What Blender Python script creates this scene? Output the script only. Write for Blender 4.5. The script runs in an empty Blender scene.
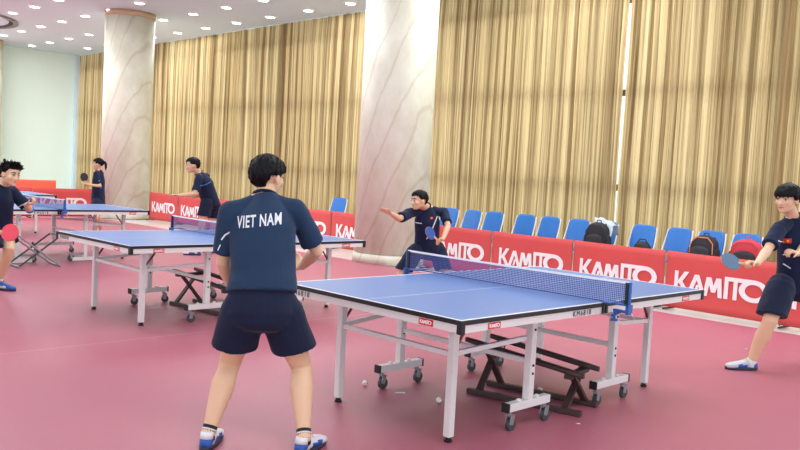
import bpy, bmesh, math, random
from mathutils import Vector, Matrix, noise
from mathutils.bvhtree import BVHTree
V3 = Vector
S = 0.70710678
C = bpy.context.scene.collection
random.seed(7)

# ------------------------------------------------------------------ camera
F_PX, CAM_Z = 811.4, 1.4805
R_ = V3((0.99850979, 0.00323428, 0.05447695)); U_ = V3((-0.05457288, 0.05917693, 0.99675468)); W_ = V3((0.0, 0.99824227, -0.05926525))
cam_data = bpy.data.cameras.new('camera'); cam_data.sensor_width = 36; cam_data.lens = F_PX/800*36
cam_data.clip_end = 200
cam = bpy.data.objects.new('camera', cam_data); C.objects.link(cam)
m = Matrix((R_, U_, -W_)).transposed().to_4x4(); m.translation = (0, 0, CAM_Z); cam.matrix_world = m
bpy.context.scene.camera = cam

# ------------------------------------------------------------------ world, lights, exposure
def uv(u, v, z=0.0):
    """hall grid: u points at the curtain wall, v runs along it to the right"""
    return V3(((u+v)*S, (u-v)*S, z))

world = bpy.data.worlds.new('daylight'); bpy.context.scene.world = world; world.use_nodes = True
bg = world.node_tree.nodes['Background']; bg.inputs[0].default_value = (0.86, 0.95, 1.0, 1); bg.inputs[1].default_value = 1.5

def area(name, loc, size, power, color, rot=(0, 0, 0)):
    l = bpy.data.lights.new(name, 'AREA'); l.shape = 'RECTANGLE'; l.size = size[0]; l.size_y = size[1]; l.energy = power; l.color = color
    o = bpy.data.objects.new(name, l); C.objects.link(o); o.location = loc; o.rotation_euler = rot
    return o
for (u, v, k) in [(q[0], q[1], 2.3 if q[1] < -23 else 1.0) for q in [(2, 0), (2, -8), (2, -16), (2, -24), (7.6, -4), (7.6, -12), (6.6, -21), (7.6, -27.5), (11.2, -2), (11.2, -8), (11.2, -14), (11.2, -22)]]:
    area('ceiling_lamp_bank', uv(u, v, 5.31), (3.2, 3.2), 120*k, (0.94, 0.98, 1.0), (0, 0, math.radians(-45)))

vs = bpy.context.scene.view_settings
vs.view_transform = 'Standard'; vs.look = 'None'; vs.gamma = 1.0; vs.use_curve_mapping = False; vs.exposure = 0.54
bpy.context.scene.cycles.max_bounces = 8 if hasattr(bpy.context.scene, 'cycles') else 8

# ------------------------------------------------------------------ helpers
def at(px, py, Y):
    """point on the sight line of photo pixel (px,py) at world depth Y (used to place joints)"""
    d = W_ + R_*((px-400)/F_PX) - U_*((py-225)/F_PX)
    return V3((0, 0, CAM_Z)) + d*(Y/d.y)

def srgb(r, g, b):
    f = lambda c: (c/255/12.92) if c/255 <= 0.04045 else ((c/255+0.055)/1.055)**2.4
    return (f(r), f(g), f(b), 1)

def mat(name, col, rough=0.5, metal=0.0, noise_amt=0.0, noise_scale=20, bump=0.0, spec=0.5, emit=0, sheen=0, coat=0):
    m = bpy.data.materials.new(name); m.use_nodes = True
    nt = m.node_tree; b = nt.nodes['Principled BSDF']
    b.inputs['Base Color'].default_value = col; b.inputs['Roughness'].default_value = rough; b.inputs['Metallic'].default_value = metal
    b.inputs['Specular IOR Level'].default_value = spec
    if sheen: b.inputs['Sheen Weight'].default_value = sheen
    if coat: b.inputs['Coat Weight'].default_value = coat
    if emit:
        b.inputs['Emission Color'].default_value = col; b.inputs['Emission Strength'].default_value = emit
    if noise_amt or bump:
        tc = nt.nodes.new('ShaderNodeTexCoord'); n = nt.nodes.new('ShaderNodeTexNoise'); n.inputs['Scale'].default_value = noise_scale
        n.inputs['Detail'].default_value = 4
        nt.links.new(tc.outputs['Object'], n.inputs['Vector'])
        if noise_amt:
            mr = nt.nodes.new('ShaderNodeMapRange'); mr.inputs['To Min'].default_value = 1-noise_amt; mr.inputs['To Max'].default_value = 1+noise_amt
            nt.links.new(n.outputs['Fac'], mr.inputs['Value'])
            mx = nt.nodes.new('ShaderNodeVectorMath'); mx.operation = 'SCALE'; mx.inputs[0].default_value = col[:3]
            nt.links.new(mr.outputs[0], mx.inputs['Scale']); nt.links.new(mx.outputs[0], b.inputs['Base Color'])
        if bump:
            bp = nt.nodes.new('ShaderNodeBump'); bp.inputs['Strength'].default_value = bump; bp.inputs['Distance'].default_value = 0.01
            nt.links.new(n.outputs['Fac'], bp.inputs['Height']); nt.links.new(bp.outputs[0], b.inputs['Normal'])
    return m

def tag(o, label=None, cat=None, group=None, kind=None):
    if label: o['label'] = label
    if cat: o['category'] = cat
    if group: o['group'] = group
    if kind: o['kind'] = kind
    return o

def link_mesh(name, me, mats, parent=None, smooth=False):
    for m in (mats if isinstance(mats, (list, tuple)) else [mats]): me.materials.append(m)
    if smooth: me.polygons.foreach_set('use_smooth', [True]*len(me.polygons))
    o = bpy.data.objects.new(name, me); C.objects.link(o)
    if parent: o.parent = parent
    return o

def obj(name, bm, mats, parent=None, smooth=False, offset=None):
    bmesh.ops.recalc_face_normals(bm, faces=bm.faces)
    me = bpy.data.meshes.new(name); 
    if offset is not None: bmesh.ops.translate(bm, verts=bm.verts, vec=-offset)
    bm.to_mesh(me); bm.free()
    return link_mesh(name, me, mats, parent, smooth)

def empty(name, loc, rz=0):
    o = bpy.data.objects.new(name, None); C.objects.link(o); o.location = loc; o.rotation_euler = (0, 0, rz); o.empty_display_size = 0.1
    return o

def copy_tree(o, parent=None):
    c = o.copy(); C.objects.link(c)
    if parent: c.parent = parent
    for ch in list(o.children): copy_tree(ch, c)
    return c

def box(bm, c, s, rot=None, bev=0.0, mi=0):
    """box of full size s centred at c"""
    r = bmesh.ops.create_cube(bm, size=1.0)
    vs_ = r['verts']; M = Matrix.Diagonal((s[0], s[1], s[2], 1))
    if rot is not None: M = rot.to_4x4() @ M
    M = Matrix.Translation(c) @ M
    bmesh.ops.transform(bm, matrix=M, verts=vs_)
    fs = {f for v in vs_ for f in v.link_faces}
    for f in fs: f.material_index = mi
    if bev:
        es = {e for v in vs_ for e in v.link_edges}
        bmesh.ops.bevel(bm, geom=list(es), offset=bev, segments=2, affect='EDGES', profile=0.5)

def basis(d, up=V3((0, 0, 1))):
    d = d.normalized()
    if abs(d.dot(up)) > 0.98: up = V3((1, 0, 0))
    x = d.cross(up).normalized(); y = x.cross(d).normalized()
    return x, y, d

def bar(bm, a, b, w, h=None, bev=0.0, mi=0):
    """rectangular bar from a to b"""
    a, b = V3(a), V3(b); h = h or w
    x, y, d = basis(b-a)
    rot = Matrix((x, d, y)).transposed()
    box(bm, (a+b)/2, (w, (b-a).length, h), rot, bev, mi)

def loft(bm, rings, seg=20, cap=True, mi=0, power=2.0):
    """rings: (centre, xvec, yvec)"""
    prev = None; first = None
    for (c, ax, ay) in rings:
        row = []
        for i in range(seg):
            t = 2*math.pi*i/seg; cx, cy = math.cos(t), math.sin(t)
            if power != 2.0:
                cx = math.copysign(abs(cx)**(2/power), cx); cy = math.copysign(abs(cy)**(2/power), cy)
            row.append(bm.verts.new(c + ax*cx + ay*cy))
        if prev:
            for i in range(seg):
                f = bm.faces.new((prev[i], prev[(i+1) % seg], row[(i+1) % seg], row[i])); f.material_index = mi
        else: first = row
        prev = row
    if cap:
        f = bm.faces.new(first[::-1]); f.material_index = mi
        f = bm.faces.new(prev); f.material_index = mi

def tube(bm, pts, rad, seg=14, round_ends=True, mi=0, up=V3((0, 0, 1)), flat=1.0):
    """smooth round tube through pts with a radius per point"""
    pts = [V3(p) for p in pts]; n = len(pts)
    if not isinstance(rad, (list, tuple)): rad = [rad]*n
    tang = []
    for i in range(n):
        a = pts[max(i-1, 0)]; b = pts[min(i+1, n-1)]; tang.append((b-a).normalized())
    x, y, d = basis(tang[0], up)
    rings = []
    if round_ends:
        for k in (3, 2, 1):
            t = k/3.3*math.pi/2
            rings.append((pts[0]-tang[0]*rad[0]*math.sin(t), x*rad[0]*math.cos(t), y*rad[0]*math.cos(t)*flat))
    for i in range(n):
        d2 = tang[i]
        y = (y - d2*y.dot(d2)).normalized(); x = y.cross(d2)*-1
        x = d2.cross(y).normalized()
        rings.append((pts[i], x*rad[i], y*rad[i]*flat))
    if round_ends:
        for k in (1, 2, 3):
            t = k/3.3*math.pi/2
            rings.append((pts[-1]+tang[-1]*rad[-1]*math.sin(t), x*rad[-1]*math.cos(t), y*rad[-1]*math.cos(t)*flat))
    loft(bm, rings, seg, True, mi)

def ell(bm, c, r, rot=None, mi=0, seg=20):
    q = bmesh.ops.create_uvsphere(bm, u_segments=seg, v_segments=max(8, seg*2//3), radius=1.0)
    M = Matrix.Diagonal((r[0], r[1], r[2], 1))
    if rot is not None: M = rot.to_4x4() @ M
    M = Matrix.Translation(c) @ M
    bmesh.ops.transform(bm, matrix=M, verts=q['verts'])
    for v in q['verts']:
        for f in v.link_faces: f.material_index = mi

def cyl(bm, a, b, r, seg=16, mi=0, r2=None):
    a, b = V3(a), V3(b); x, y, d = basis(b-a); r2 = r if r2 is None else r2
    loft(bm, [(a, x*r, y*r), (b, x*r2, y*r2)], seg, True, mi)

def fuse(bm, voxel, smooth_it=3, disp=None):
    """union of everything in bm as ONE continuous surface; returns a mesh (world coordinates)"""
    bmesh.ops.recalc_face_normals(bm, faces=bm.faces)
    me = bpy.data.meshes.new('tmp'); bm.to_mesh(me); bm.free()
    o = bpy.data.objects.new('tmp', me); C.objects.link(o)
    md = o.modifiers.new('r', 'REMESH'); md.mode = 'VOXEL'; md.voxel_size = voxel
    if smooth_it:
        sm = o.modifiers.new('s', 'SMOOTH'); sm.factor = 0.5; sm.iterations = smooth_it
    dg = bpy.context.evaluated_depsgraph_get(); dg.update()
    out = bpy.data.meshes.new_from_object(o.evaluated_get(dg))
    bpy.data.objects.remove(o); bpy.data.meshes.remove(me)
    if disp:
        nrm = [v.normal.copy() for v in out.vertices]
        for v, n in zip(out.vertices, nrm): v.co += n*disp(v.co)
    out.materials.clear()
    return out

def text_mesh(body, size, bold=0.0, extrude=0.0, spacing=1.0, xs=1.0):
    cu = bpy.data.curves.new('t', 'FONT'); cu.body = body; cu.size = size; cu.align_x = 'CENTER'; cu.align_y = 'CENTER'
    cu.offset = bold; cu.extrude = extrude; cu.space_character = spacing; cu.resolution_u = 3
    o = bpy.data.objects.new('t', cu); C.objects.link(o)
    dg = bpy.context.evaluated_depsgraph_get(); dg.update()
    me = bpy.data.meshes.new_from_object(o.evaluated_get(dg))
    bm = bmesh.new(); bm.from_mesh(me)
    bmesh.ops.scale(bm, vec=(xs, 1, 1), verts=bm.verts)
    bpy.data.objects.remove(o); bpy.data.curves.remove(cu); bpy.data.meshes.remove(me)
    return bm

def place_bm(bm, origin, X, Y):
    X, Y = X.normalized(), Y.normalized(); Z = X.cross(Y)
    M = Matrix((X, Y, Z)).transposed().to_4x4(); M.translation = origin
    bmesh.ops.transform(bm, matrix=M, verts=bm.verts)

def text_at(name, body, origin, X, Y, size, m, parent, bold=0.0, xs=1.0, spacing=1.0):
    bm = text_mesh(body, size, bold, 0.0006, spacing, xs); place_bm(bm, origin, X, Y)
    return obj(name, bm, m, parent)

def strokes(bm, segs, thick=0.002, mi=0):
    """flat 2-D polygons -> thin solids in the XY plane"""
    th0 = thick
    for k_, poly in enumerate(segs):
        thick = th0*(1+.06*(k_ % 24))
        a = [bm.verts.new((x, y, 0)) for x, y in poly]; b = [bm.verts.new((x, y, thick)) for x, y in poly]
        n = len(poly)
        bm.faces.new(a[::-1]); bm.faces.new(b)
        for i in range(n): bm.faces.new((a[i], a[(i+1) % n], b[(i+1) % n], b[i]))

def logo_polys(w, h):
    """the KAMITO lettering: geometric capitals, the bar of the T running into the round O"""
    t = 0.215*h; P = []
    def q(x0, y0, x1, y1, tt=None):
        tt = tt or t; P.append([(x0-tt/2, y0), (x0+tt/2, y0), (x1+tt/2, y1), (x1-tt/2, y1)])
    def r(x0, y0, x1, y1): P.append([(x0, y0), (x1, y0), (x1, y1), (x0, y1)])
    u = w/4.55
    r(0, 0, t*.85, h)                                   # K
    q(t*1.0, h*.42, u*.62, h, t*1.05); q(t*1.3, h*.55, u*.68, 0, t*1.1)
    q(u*.78, 0, u*1.13, h*.92, t*.95); q(u*1.5, 0, u*1.15, h*.92, t*.95)   # A
    q(u*1.10, h*.1, u*1.2, h*.45, t*.6)
    q(u*1.58, 0, u*1.72, h*.88, t*.9); q(u*1.98, h*.2, u*1.76, h*.88, t*.9); q(u*1.98, h*.2, u*2.2, h*.88, t*.9); q(u*2.32, 0, u*2.24, h*.88, t*.9)  # M
    r(u*2.5, 0, u*2.5+t*.85, h)                         # I
    r(u*2.5, h-t*.85, u*3.8, h)                         # bar of T
    r(u*2.93, 0, u*2.93+t*.85, h-t*.85)
    cx, cy, ro = u*3.87, h*.5, h*.5; ri = ro-t*.95; n = 28
    kx = (w-cx)/ro
    for i in range(n):
        a0, a1 = 2*math.pi*i/n, 2*math.pi*(i+1)/n
        P.append([(cx+kx*ri*math.cos(a0), cy+ri*math.sin(a0)), (cx+kx*ro*math.cos(a0), cy+ro*math.sin(a0)), (cx+kx*ro*math.cos(a1), cy+ro*math.sin(a1)), (cx+kx*ri*math.cos(a1), cy+ri*math.sin(a1))])
    return P

def logo(name, origin, X, Y, w, h, m, parent, thick=0.002):
    bm = bmesh.new(); strokes(bm, logo_polys(w, h), thick); place_bm(bm, origin, X, Y)
    return obj(name, bm, m, parent)

# ------------------------------------------------------------------ materials
def nodes(m): return m.node_tree.nodes, m.node_tree.links
def floor_material():
    m = bpy.data.materials.new('court mats and stone tile'); m.use_nodes = True; N, L = nodes(m); b = N['Principled BSDF']
    tc = N.new('ShaderNodeTexCoord'); sp = N.new('ShaderNodeSeparateXYZ')
    L.new(tc.outputs['Object'], sp.inputs[0])       # object space: x = v, y = u (metres)
    n = N.new('ShaderNodeTexNoise'); n.inputs['Scale'].default_value = 0.5; n.inputs['Detail'].default_value = 5; L.new(tc.outputs['Object'], n.inputs['Vector'])
    n2 = N.new('ShaderNodeTexNoise'); n2.inputs['Scale'].default_value = 160; n2.inputs['Detail'].default_value = 2; L.new(tc.outputs['Object'], n2.inputs['Vector'])
    cr = N.new('ShaderNodeValToRGB'); cr.color_ramp.elements[0].position = .3; cr.color_ramp.elements[0].color = srgb(170, 92, 110); cr.color_ramp.elements[1].position = .7; cr.color_ramp.elements[1].color = srgb(182, 102, 118)
    L.new(n.outputs['Fac'], cr.inputs[0])
    # seams every 1.8 m across v, from v = -2.7
    a = N.new('ShaderNodeMath'); a.operation = 'ADD'; a.inputs[1].default_value = 2.7+90; L.new(sp.outputs['X'], a.inputs[0])
    md = N.new('ShaderNodeMath'); md.operation = 'MODULO'; md.inputs[1].default_value = 5.4; L.new(a.outputs[0], md.inputs[0])
    lt = N.new('ShaderNodeMath'); lt.operation = 'LESS_THAN'; lt.inputs[1].default_value = 0.012; L.new(md.outputs[0], lt.inputs[0])
    mx = N.new('ShaderNodeMixRGB'); mx.inputs[2].default_value = srgb(206, 138, 146); L.new(lt.outputs[0], mx.inputs[0]); L.new(cr.outputs[0], mx.inputs[1])
    b.inputs['Roughness'].default_value = 0.42
    L.new(mx.outputs[0], b.inputs['Base Color']); b.inputs['Specular IOR Level'].default_value = 0.5
    bp = N.new('ShaderNodeBump'); bp.inputs['Strength'].default_value = .12; bp.inputs['Distance'].default_value = .004; L.new(n2.outputs['Fac'], bp.inputs['Height']); L.new(bp.outputs[0], b.inputs['Normal'])
    return m
def tile_material():
    m = bpy.data.materials.new('cream stone tile'); m.use_nodes = True; N, L = nodes(m); b = N['Principled BSDF']
    tc = N.new('ShaderNodeTexCoord'); br = N.new('ShaderNodeTexBrick'); br.offset = 0; br.inputs['Scale'].default_value = 1.0
    br.inputs['Brick Width'].default_value = .8; br.inputs['Row Height'].default_value = .8; br.inputs['Mortar Size'].default_value = .004
    br.inputs['Color1'].default_value = srgb(226, 222, 218); br.inputs['Color2'].default_value = srgb(218, 214, 210); br.inputs['Mortar'].default_value = srgb(180, 168, 156)
    L.new(tc.outputs['Object'], br.inputs['Vector']); L.new(br.outputs['Color'], b.inputs['Base Color']); b.inputs['Roughness'].default_value = .25
    return m
def marble_material():
    m = bpy.data.materials.new('cream veined marble'); m.use_nodes = True; N, L = nodes(m); b = N['Principled BSDF']
    tc = N.new('ShaderNodeTexCoord'); mp = N.new('ShaderNodeMapping'); mp.inputs['Rotation'].default_value = (0.2, -0.62, 0.2); mp.inputs['Scale'].default_value = (1.3, 1.3, .8)
    L.new(tc.outputs['Object'], mp.inputs[0])
    n = N.new('ShaderNodeTexNoise'); n.inputs['Scale'].default_value = 2.6; n.inputs['Detail'].default_value = 8; n.inputs['Roughness'].default_value = .6; L.new(mp.outputs[0], n.inputs['Vector'])
    cr = N.new('ShaderNodeValToRGB'); e = cr.color_ramp.elements; e[0].position = .3; e[0].color = srgb(210, 207, 185); e[1].position = .7; e[1].color = srgb(230, 232, 214)
    L.new(n.outputs['Fac'], cr.inputs[0])
    w = N.new('ShaderNodeTexWave'); w.wave_type = 'BANDS'; w.inputs['Scale'].default_value = .8; w.inputs['Distortion'].default_value = 3.2; w.inputs['Detail'].default_value = 4; w.inputs['Detail Scale'].default_value = 1.3
    L.new(mp.outputs[0], w.inputs['Vector'])
    c2 = N.new('ShaderNodeValToRGB'); e = c2.color_ramp.elements; e[0].position = 0.0; e[0].color = (1, 1, 1, 1); e[1].position = .05; e[1].color = (0, 0, 0, 1)
    L.new(w.outputs['Fac'], c2.inputs[0])
    ml = N.new('ShaderNodeMath'); ml.operation = 'MULTIPLY'; ml.inputs[1].default_value = .28; L.new(c2.outputs[0], ml.inputs[0])
    mx = N.new('ShaderNodeMixRGB'); mx.inputs[2].default_value = srgb(170, 146, 116); L.new(ml.outputs[0], mx.inputs[0]); L.new(cr.outputs[0], mx.inputs[1])
    L.new(mx.outputs[0], b.inputs['Base Color']); b.inputs['Roughness'].default_value = .42
    return m
def curtain_material():
    m = bpy.data.materials.new('tan curtain cloth'); m.use_nodes = True; N, L = nodes(m)
    b = N['Principled BSDF']; out = N['Material Output']
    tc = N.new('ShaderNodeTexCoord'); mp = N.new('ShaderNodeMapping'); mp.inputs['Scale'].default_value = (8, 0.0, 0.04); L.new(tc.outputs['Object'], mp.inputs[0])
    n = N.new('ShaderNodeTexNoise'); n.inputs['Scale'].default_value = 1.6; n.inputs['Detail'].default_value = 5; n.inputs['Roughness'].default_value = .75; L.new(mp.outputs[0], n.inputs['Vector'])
    cr = N.new('ShaderNodeValToRGB'); e = cr.color_ramp.elements; e[0].position = .40; e[0].color = srgb(136, 111, 72); e[1].position = .58; e[1].color = srgb(223, 199, 150)  # lit and shaded tones of the folds put into the cloth colour as stripes
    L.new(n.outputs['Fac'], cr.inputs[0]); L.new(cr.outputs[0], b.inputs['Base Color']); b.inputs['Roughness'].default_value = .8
    tr = N.new('ShaderNodeBsdfTranslucent'); L.new(cr.outputs[0], tr.inputs[0])
    mx = N.new('ShaderNodeMixShader'); mx.inputs[0].default_value = .55; L.new(b.outputs[0], mx.inputs[1]); L.new(tr.outputs[0], mx.inputs[2]); L.new(mx.outputs[0], out.inputs[0])
    return m
def net_material():
    m = bpy.data.materials.new('fine net'); m.use_nodes = True; N, L = nodes(m); b = N['Principled BSDF']; out = N['Material Output']
    b.inputs['Base Color'].default_value = srgb(74, 88, 150); b.inputs['Roughness'].default_value = .7
    t = N.new('ShaderNodeBsdfTransparent'); mx = N.new('ShaderNodeMixShader')
    tc = N.new('ShaderNodeTexCoord'); sp = N.new('ShaderNodeSeparateXYZ'); L.new(tc.outputs['Object'], sp.inputs[0])
    outs = []
    for ax in ('Y', 'Z'):
        a = N.new('ShaderNodeMath'); a.operation = 'ADD'; a.inputs[1].default_value = 10; L.new(sp.outputs[ax], a.inputs[0])
        d = N.new('ShaderNodeMath'); d.operation = 'MODULO'; d.inputs[1].default_value = .012; L.new(a.outputs[0], d.inputs[0])
        l = N.new('ShaderNodeMath'); l.operation = 'LESS_THAN'; l.inputs[1].default_value = .0042; L.new(d.outputs[0], l.inputs[0]); outs.append(l)
    mm = N.new('ShaderNodeMath'); mm.operation = 'MAXIMUM'; L.new(outs[0].outputs[0], mm.inputs[0]); L.new(outs[1].outputs[0], mm.inputs[1])
    L.new(mm.outputs[0], mx.inputs[0]); L.new(t.outputs[0], mx.inputs[1]); L.new(b.outputs[0], mx.inputs[2]); L.new(mx.outputs[0], out.inputs[0])
    return m

M = {}
M['mat'] = floor_material(); M['tile'] = tile_material(); M['marble'] = marble_material(); M['curtain'] = curtain_material(); M['net'] = net_material()
M['ceiling'] = mat('white painted ceiling', srgb(208, 226, 236), .85)
M['wall'] = mat('pale mint plaster', srgb(228, 248, 240), .8, noise_amt=.02, noise_scale=1.5)
M['trim'] = mat('brown stone trim', srgb(200, 172, 140), .5)
M['alum'] = mat('window aluminium', srgb(120, 118, 112), .5, metal=.3)
M['lamp'] = mat('lit downlight lens', (1, .98, .95, 1), .5, emit=9)
M['ring'] = mat('white downlight rim', srgb(240, 240, 240), .4)
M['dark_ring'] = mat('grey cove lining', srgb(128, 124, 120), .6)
M['blue_top'] = mat('blue table paint', srgb(80, 126, 194), .3, noise_amt=.02, noise_scale=3)
M['white_line'] = mat('white line paint', srgb(236, 238, 240), .4)
M['black'] = mat('black plastic', srgb(12, 12, 14), .5)
M['white_metal'] = mat('white powder coated steel', srgb(226, 224, 220), .35, noise_amt=.03, noise_scale=12)
M['grey_metal'] = mat('grey steel', srgb(150, 152, 156), .35, metal=.6)
M['rubber'] = mat('grey caster rubber', srgb(60, 66, 68), .6)
M['brace'] = mat('dark red painted rod', srgb(120, 34, 44), .4)
M['red_tag'] = mat('red sticker', srgb(208, 52, 52), .45)
M['ink'] = mat('black print', srgb(40, 40, 44), .6)
M['blue_metal'] = mat('blue painted steel', srgb(28, 92, 170), .35)
M['tape'] = mat('white net tape', srgb(238, 240, 242), .6)
M['banner'] = mat('red barrier cloth', srgb(214, 80, 78), .62, noise_amt=.06, noise_scale=3, bump=.3)
M['banner_far'] = mat('orange red barrier cloth', srgb(226, 92, 70), .62, noise_amt=.05, noise_scale=3)
M['logo'] = mat('white print', srgb(244, 240, 240), .6)
M['chair_blue'] = mat('blue vinyl', srgb(44, 114, 190), .35, noise_amt=.08, noise_scale=6)
M['wood'] = mat('dark brown wood', srgb(62, 44, 42), .5, noise_amt=.25, noise_scale=9)
M['ball'] = mat('white celluloid ball', srgb(240, 238, 232), .35)
M['paper'] = mat('white paper', srgb(236, 232, 232), .8)
M['skin'] = mat('light tan skin', srgb(228, 188, 152), .5, noise_amt=.04, noise_scale=14)
M['skin2'] = mat('tan skin in shade', srgb(222, 180, 146), .5, noise_amt=.04, noise_scale=14)  # slightly darker copy of the skin, shade mixed into the base colour
M['lips'] = mat('lips', srgb(176, 104, 96), .5)
M['hair'] = mat('black hair', srgb(10, 10, 14), .5, noise_amt=.3, noise_scale=60, bump=.4, spec=.22)
M['eye'] = mat('eye white', srgb(215, 210, 205), .3)
M['iris'] = mat('dark iris', srgb(24, 18, 16), .3)
def cloth(name, col, bump=.25): return mat(name, col, .82, noise_amt=.1, noise_scale=9, bump=bump, sheen=.06, spec=.25)
M['shirt_teal'] = cloth('dark teal blue jersey', srgb(32, 56, 84))
M['shirt_navy'] = cloth('navy jersey', srgb(20, 33, 62))
M['shorts'] = cloth('dark navy shorts cloth', srgb(20, 30, 56))
M['white_print'] = mat('white jersey print', srgb(226, 232, 236), .7)
M['blue_print'] = mat('blue jersey print', srgb(70, 120, 190), .7)
M['flag_red'] = mat('red flag patch', srgb(214, 38, 36), .6)
M['flag_yellow'] = mat('yellow star', srgb(250, 214, 40), .6)
M['shoe_white'] = mat('white shoe leather', srgb(228, 230, 232), .45)
M['shoe_blue'] = mat('blue shoe panel', srgb(38, 92, 176), .45)
M['shoe_grey'] = mat('light grey shoe mesh', srgb(196, 200, 204), .6)
M['lace_green'] = mat('green laces', srgb(110, 214, 90), .6)
M['sole_dark'] = mat('dark sole', srgb(36, 40, 60), .6)
M['sock_dark'] = mat('black sock', srgb(34, 32, 36), .85)
M['sock_white'] = mat('white sock', srgb(226, 222, 222), .85)
M['rubber_red'] = mat('red racket rubber', srgb(226, 60, 84), .35)
M['rubber_black'] = mat('black racket rubber', srgb(22, 22, 26), .35)
M['rubber_blue'] = mat('blue racket rubber', srgb(34, 78, 160), .35)
M['rubber_slate'] = mat('slate blue racket rubber', srgb(96, 122, 148), .22)  # blue-grey reflection on the glossy rubber put into its base colour
M['ply'] = mat('racket plywood', srgb(206, 166, 112), .5)
M['bag_black'] = mat('black bag nylon', srgb(32, 32, 38), .7, noise_amt=.2, noise_scale=20, bump=.4)
M['bag_red'] = mat('red bag nylon', srgb(196, 52, 66), .65, noise_amt=.1, noise_scale=20)
M['bag_orange'] = mat('orange piping', srgb(220, 130, 90), .6)
M['jacket'] = mat('pale grey jacket', srgb(190, 202, 212), .8, noise_amt=.08, noise_scale=12, bump=.4)
M['wristband'] = mat('blue wristband', srgb(44, 132, 214), .8)

# ------------------------------------------------------------------ the hall
HALL = math.radians(-45)
CEIL = 5.35
def struct(name, bm, m, rz=HALL, smooth=False):
    o = obj(name, bm, m, None, smooth); o.rotation_euler = (0, 0, rz); o['kind'] = 'structure'; return o
# local frame of the setting: x = v, y = u  (rotated by -45 degrees)
bm = bmesh.new(); box(bm, (-10, -2, -.06), (46, 33, .1)); struct('floor', bm, M['tile'])
bm = bmesh.new(); box(bm, (-10, -2.4+.0, -.004), (43.5, 23.4, .008)); o = struct('floor_mat', bm, M['mat'])
# ceiling with the round recess
RC = (-25.9, 6.9); RR = 2.0
bm = bmesh.new()
vs0 = [bm.verts.new((x, y, CEIL)) for x, y in ((-31, -8), (12, -8), (12, 13.6), (-31, 13.6))]
es0 = [bm.edges.new((vs0[i], vs0[(i+1) % 4])) for i in range(4)]
cv = [bm.verts.new((RC[0]+RR*math.cos(2*math.pi*i/48), RC[1]+RR*math.sin(2*math.pi*i/48), CEIL)) for i in range(48)]
ec = [bm.edges.new((cv[i], cv[(i+1) % 48])) for i in range(48)]
bmesh.ops.triangle_fill(bm, use_beauty=True, edges=es0+ec)
for i in range(4):     # upper skin so that the ceiling has thickness
    a, b_ = vs0[i], vs0[(i+1) % 4]
box(bm, (-9.5, 2.8, CEIL+.55), (43, 21.6, .1))
struct('ceiling', bm, M['ceiling'])
bm = bmesh.new()
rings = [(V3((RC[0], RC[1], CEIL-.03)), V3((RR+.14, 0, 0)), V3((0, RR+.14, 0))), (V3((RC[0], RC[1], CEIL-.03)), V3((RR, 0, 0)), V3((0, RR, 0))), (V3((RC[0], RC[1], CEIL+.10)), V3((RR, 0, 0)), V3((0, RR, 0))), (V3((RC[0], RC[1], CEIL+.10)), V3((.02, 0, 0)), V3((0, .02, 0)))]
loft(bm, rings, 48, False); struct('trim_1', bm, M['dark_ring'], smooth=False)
bm = bmesh.new(); cyl(bm, (RC[0], RC[1], CEIL+.005), (RC[0], RC[1], CEIL+.06), RR-.13, 48); struct('trim_2', bm, M['ceiling'])
bm = bmesh.new(); box(bm, (-30.6, 3.0, CEIL/2), (.2, 21, CEIL)); struct('wall_left', bm, M['wall'])
bm = bmesh.new(); box(bm, (-30.42, 12.9, CEIL/2), (.2, .12, CEIL)); struct('trim_3', bm, M['ceiling'])
bm = bmesh.new(); box(bm, (-9.5, 13.62, .2), (43, .1, .5)); box(bm, (-9.5, 13.62, CEIL), (43, .1, .3)); struct('wall_back', bm, M['wall'])
# windows behind the curtains: bays with transoms
edges_v = [-30.4, -24.45, -17.71, -11.3, -7.9, -4.88, 1.5, 7.0]
n = 1
for a, b_ in zip(edges_v[:-1], edges_v[1:]):
    bm = bmesh.new()
    for z in (1.5, 3.2, 4.85): box(bm, ((a+b_)/2, 13.14, z), (b_-a-.04, .06, .12))
    for x in (a+.05, b_-.05): box(bm, (x, 13.24, CEIL/2), (.06, .06, CEIL))
    struct('window_%d' % n, bm, M['alum']); n += 1

def curtain(v0, v1, label, seed):
    rnd = random.Random(seed); xs = []; v = v0
    while v < v1:
        p = rnd.choice((.06, .08, .10, .13, .17)) * rnd.uniform(.8, 1.2); amp = rnd.uniform(.04, .10)*(.7+p*2.5)
        k = 7
        for i in range(k):
            t = i/k; xs.append((v+p*t, -amp*math.sin(math.pi*t)**.8 if True else 0, amp))
        v += p
    xs = [q for q in xs if q[0] <= v1]
    bm = bmesh.new(); rows = []
    zs = [0.04, .8, 1.6, 2.6, 3.6, 4.6, CEIL-.012]
    ph = rnd.uniform(0, 9)
    for z in zs:
        sway = [0.02*math.sin(z*1.1+ph+q[0]*1.7) + .012*noise.noise(V3((q[0]*2, z*1.3, seed))) for q in xs]
        pin = 1 if z < CEIL-.2 else .75
        rows.append([bm.verts.new((q[0]+s_*(.5 if 0 < i < len(xs)-1 else .25), 13.0+q[1]*pin+s_*.6, z)) for i, (q, s_) in enumerate(zip(xs, sway))])
    for r0, r1 in zip(rows[:-1], rows[1:]):
        for i in range(len(xs)-1): bm.faces.new((r0[i], r0[i+1], r1[i+1], r1[i]))
    c = uv(13.0, (v0+v1)/2, 0)
    bmesh.ops.translate(bm, verts=bm.verts, vec=(-(v0+v1)/2, -13.0, 0))
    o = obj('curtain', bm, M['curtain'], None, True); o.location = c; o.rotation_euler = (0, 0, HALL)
    tag(o, label, 'curtain', 'floor length curtains along the window wall')
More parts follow.
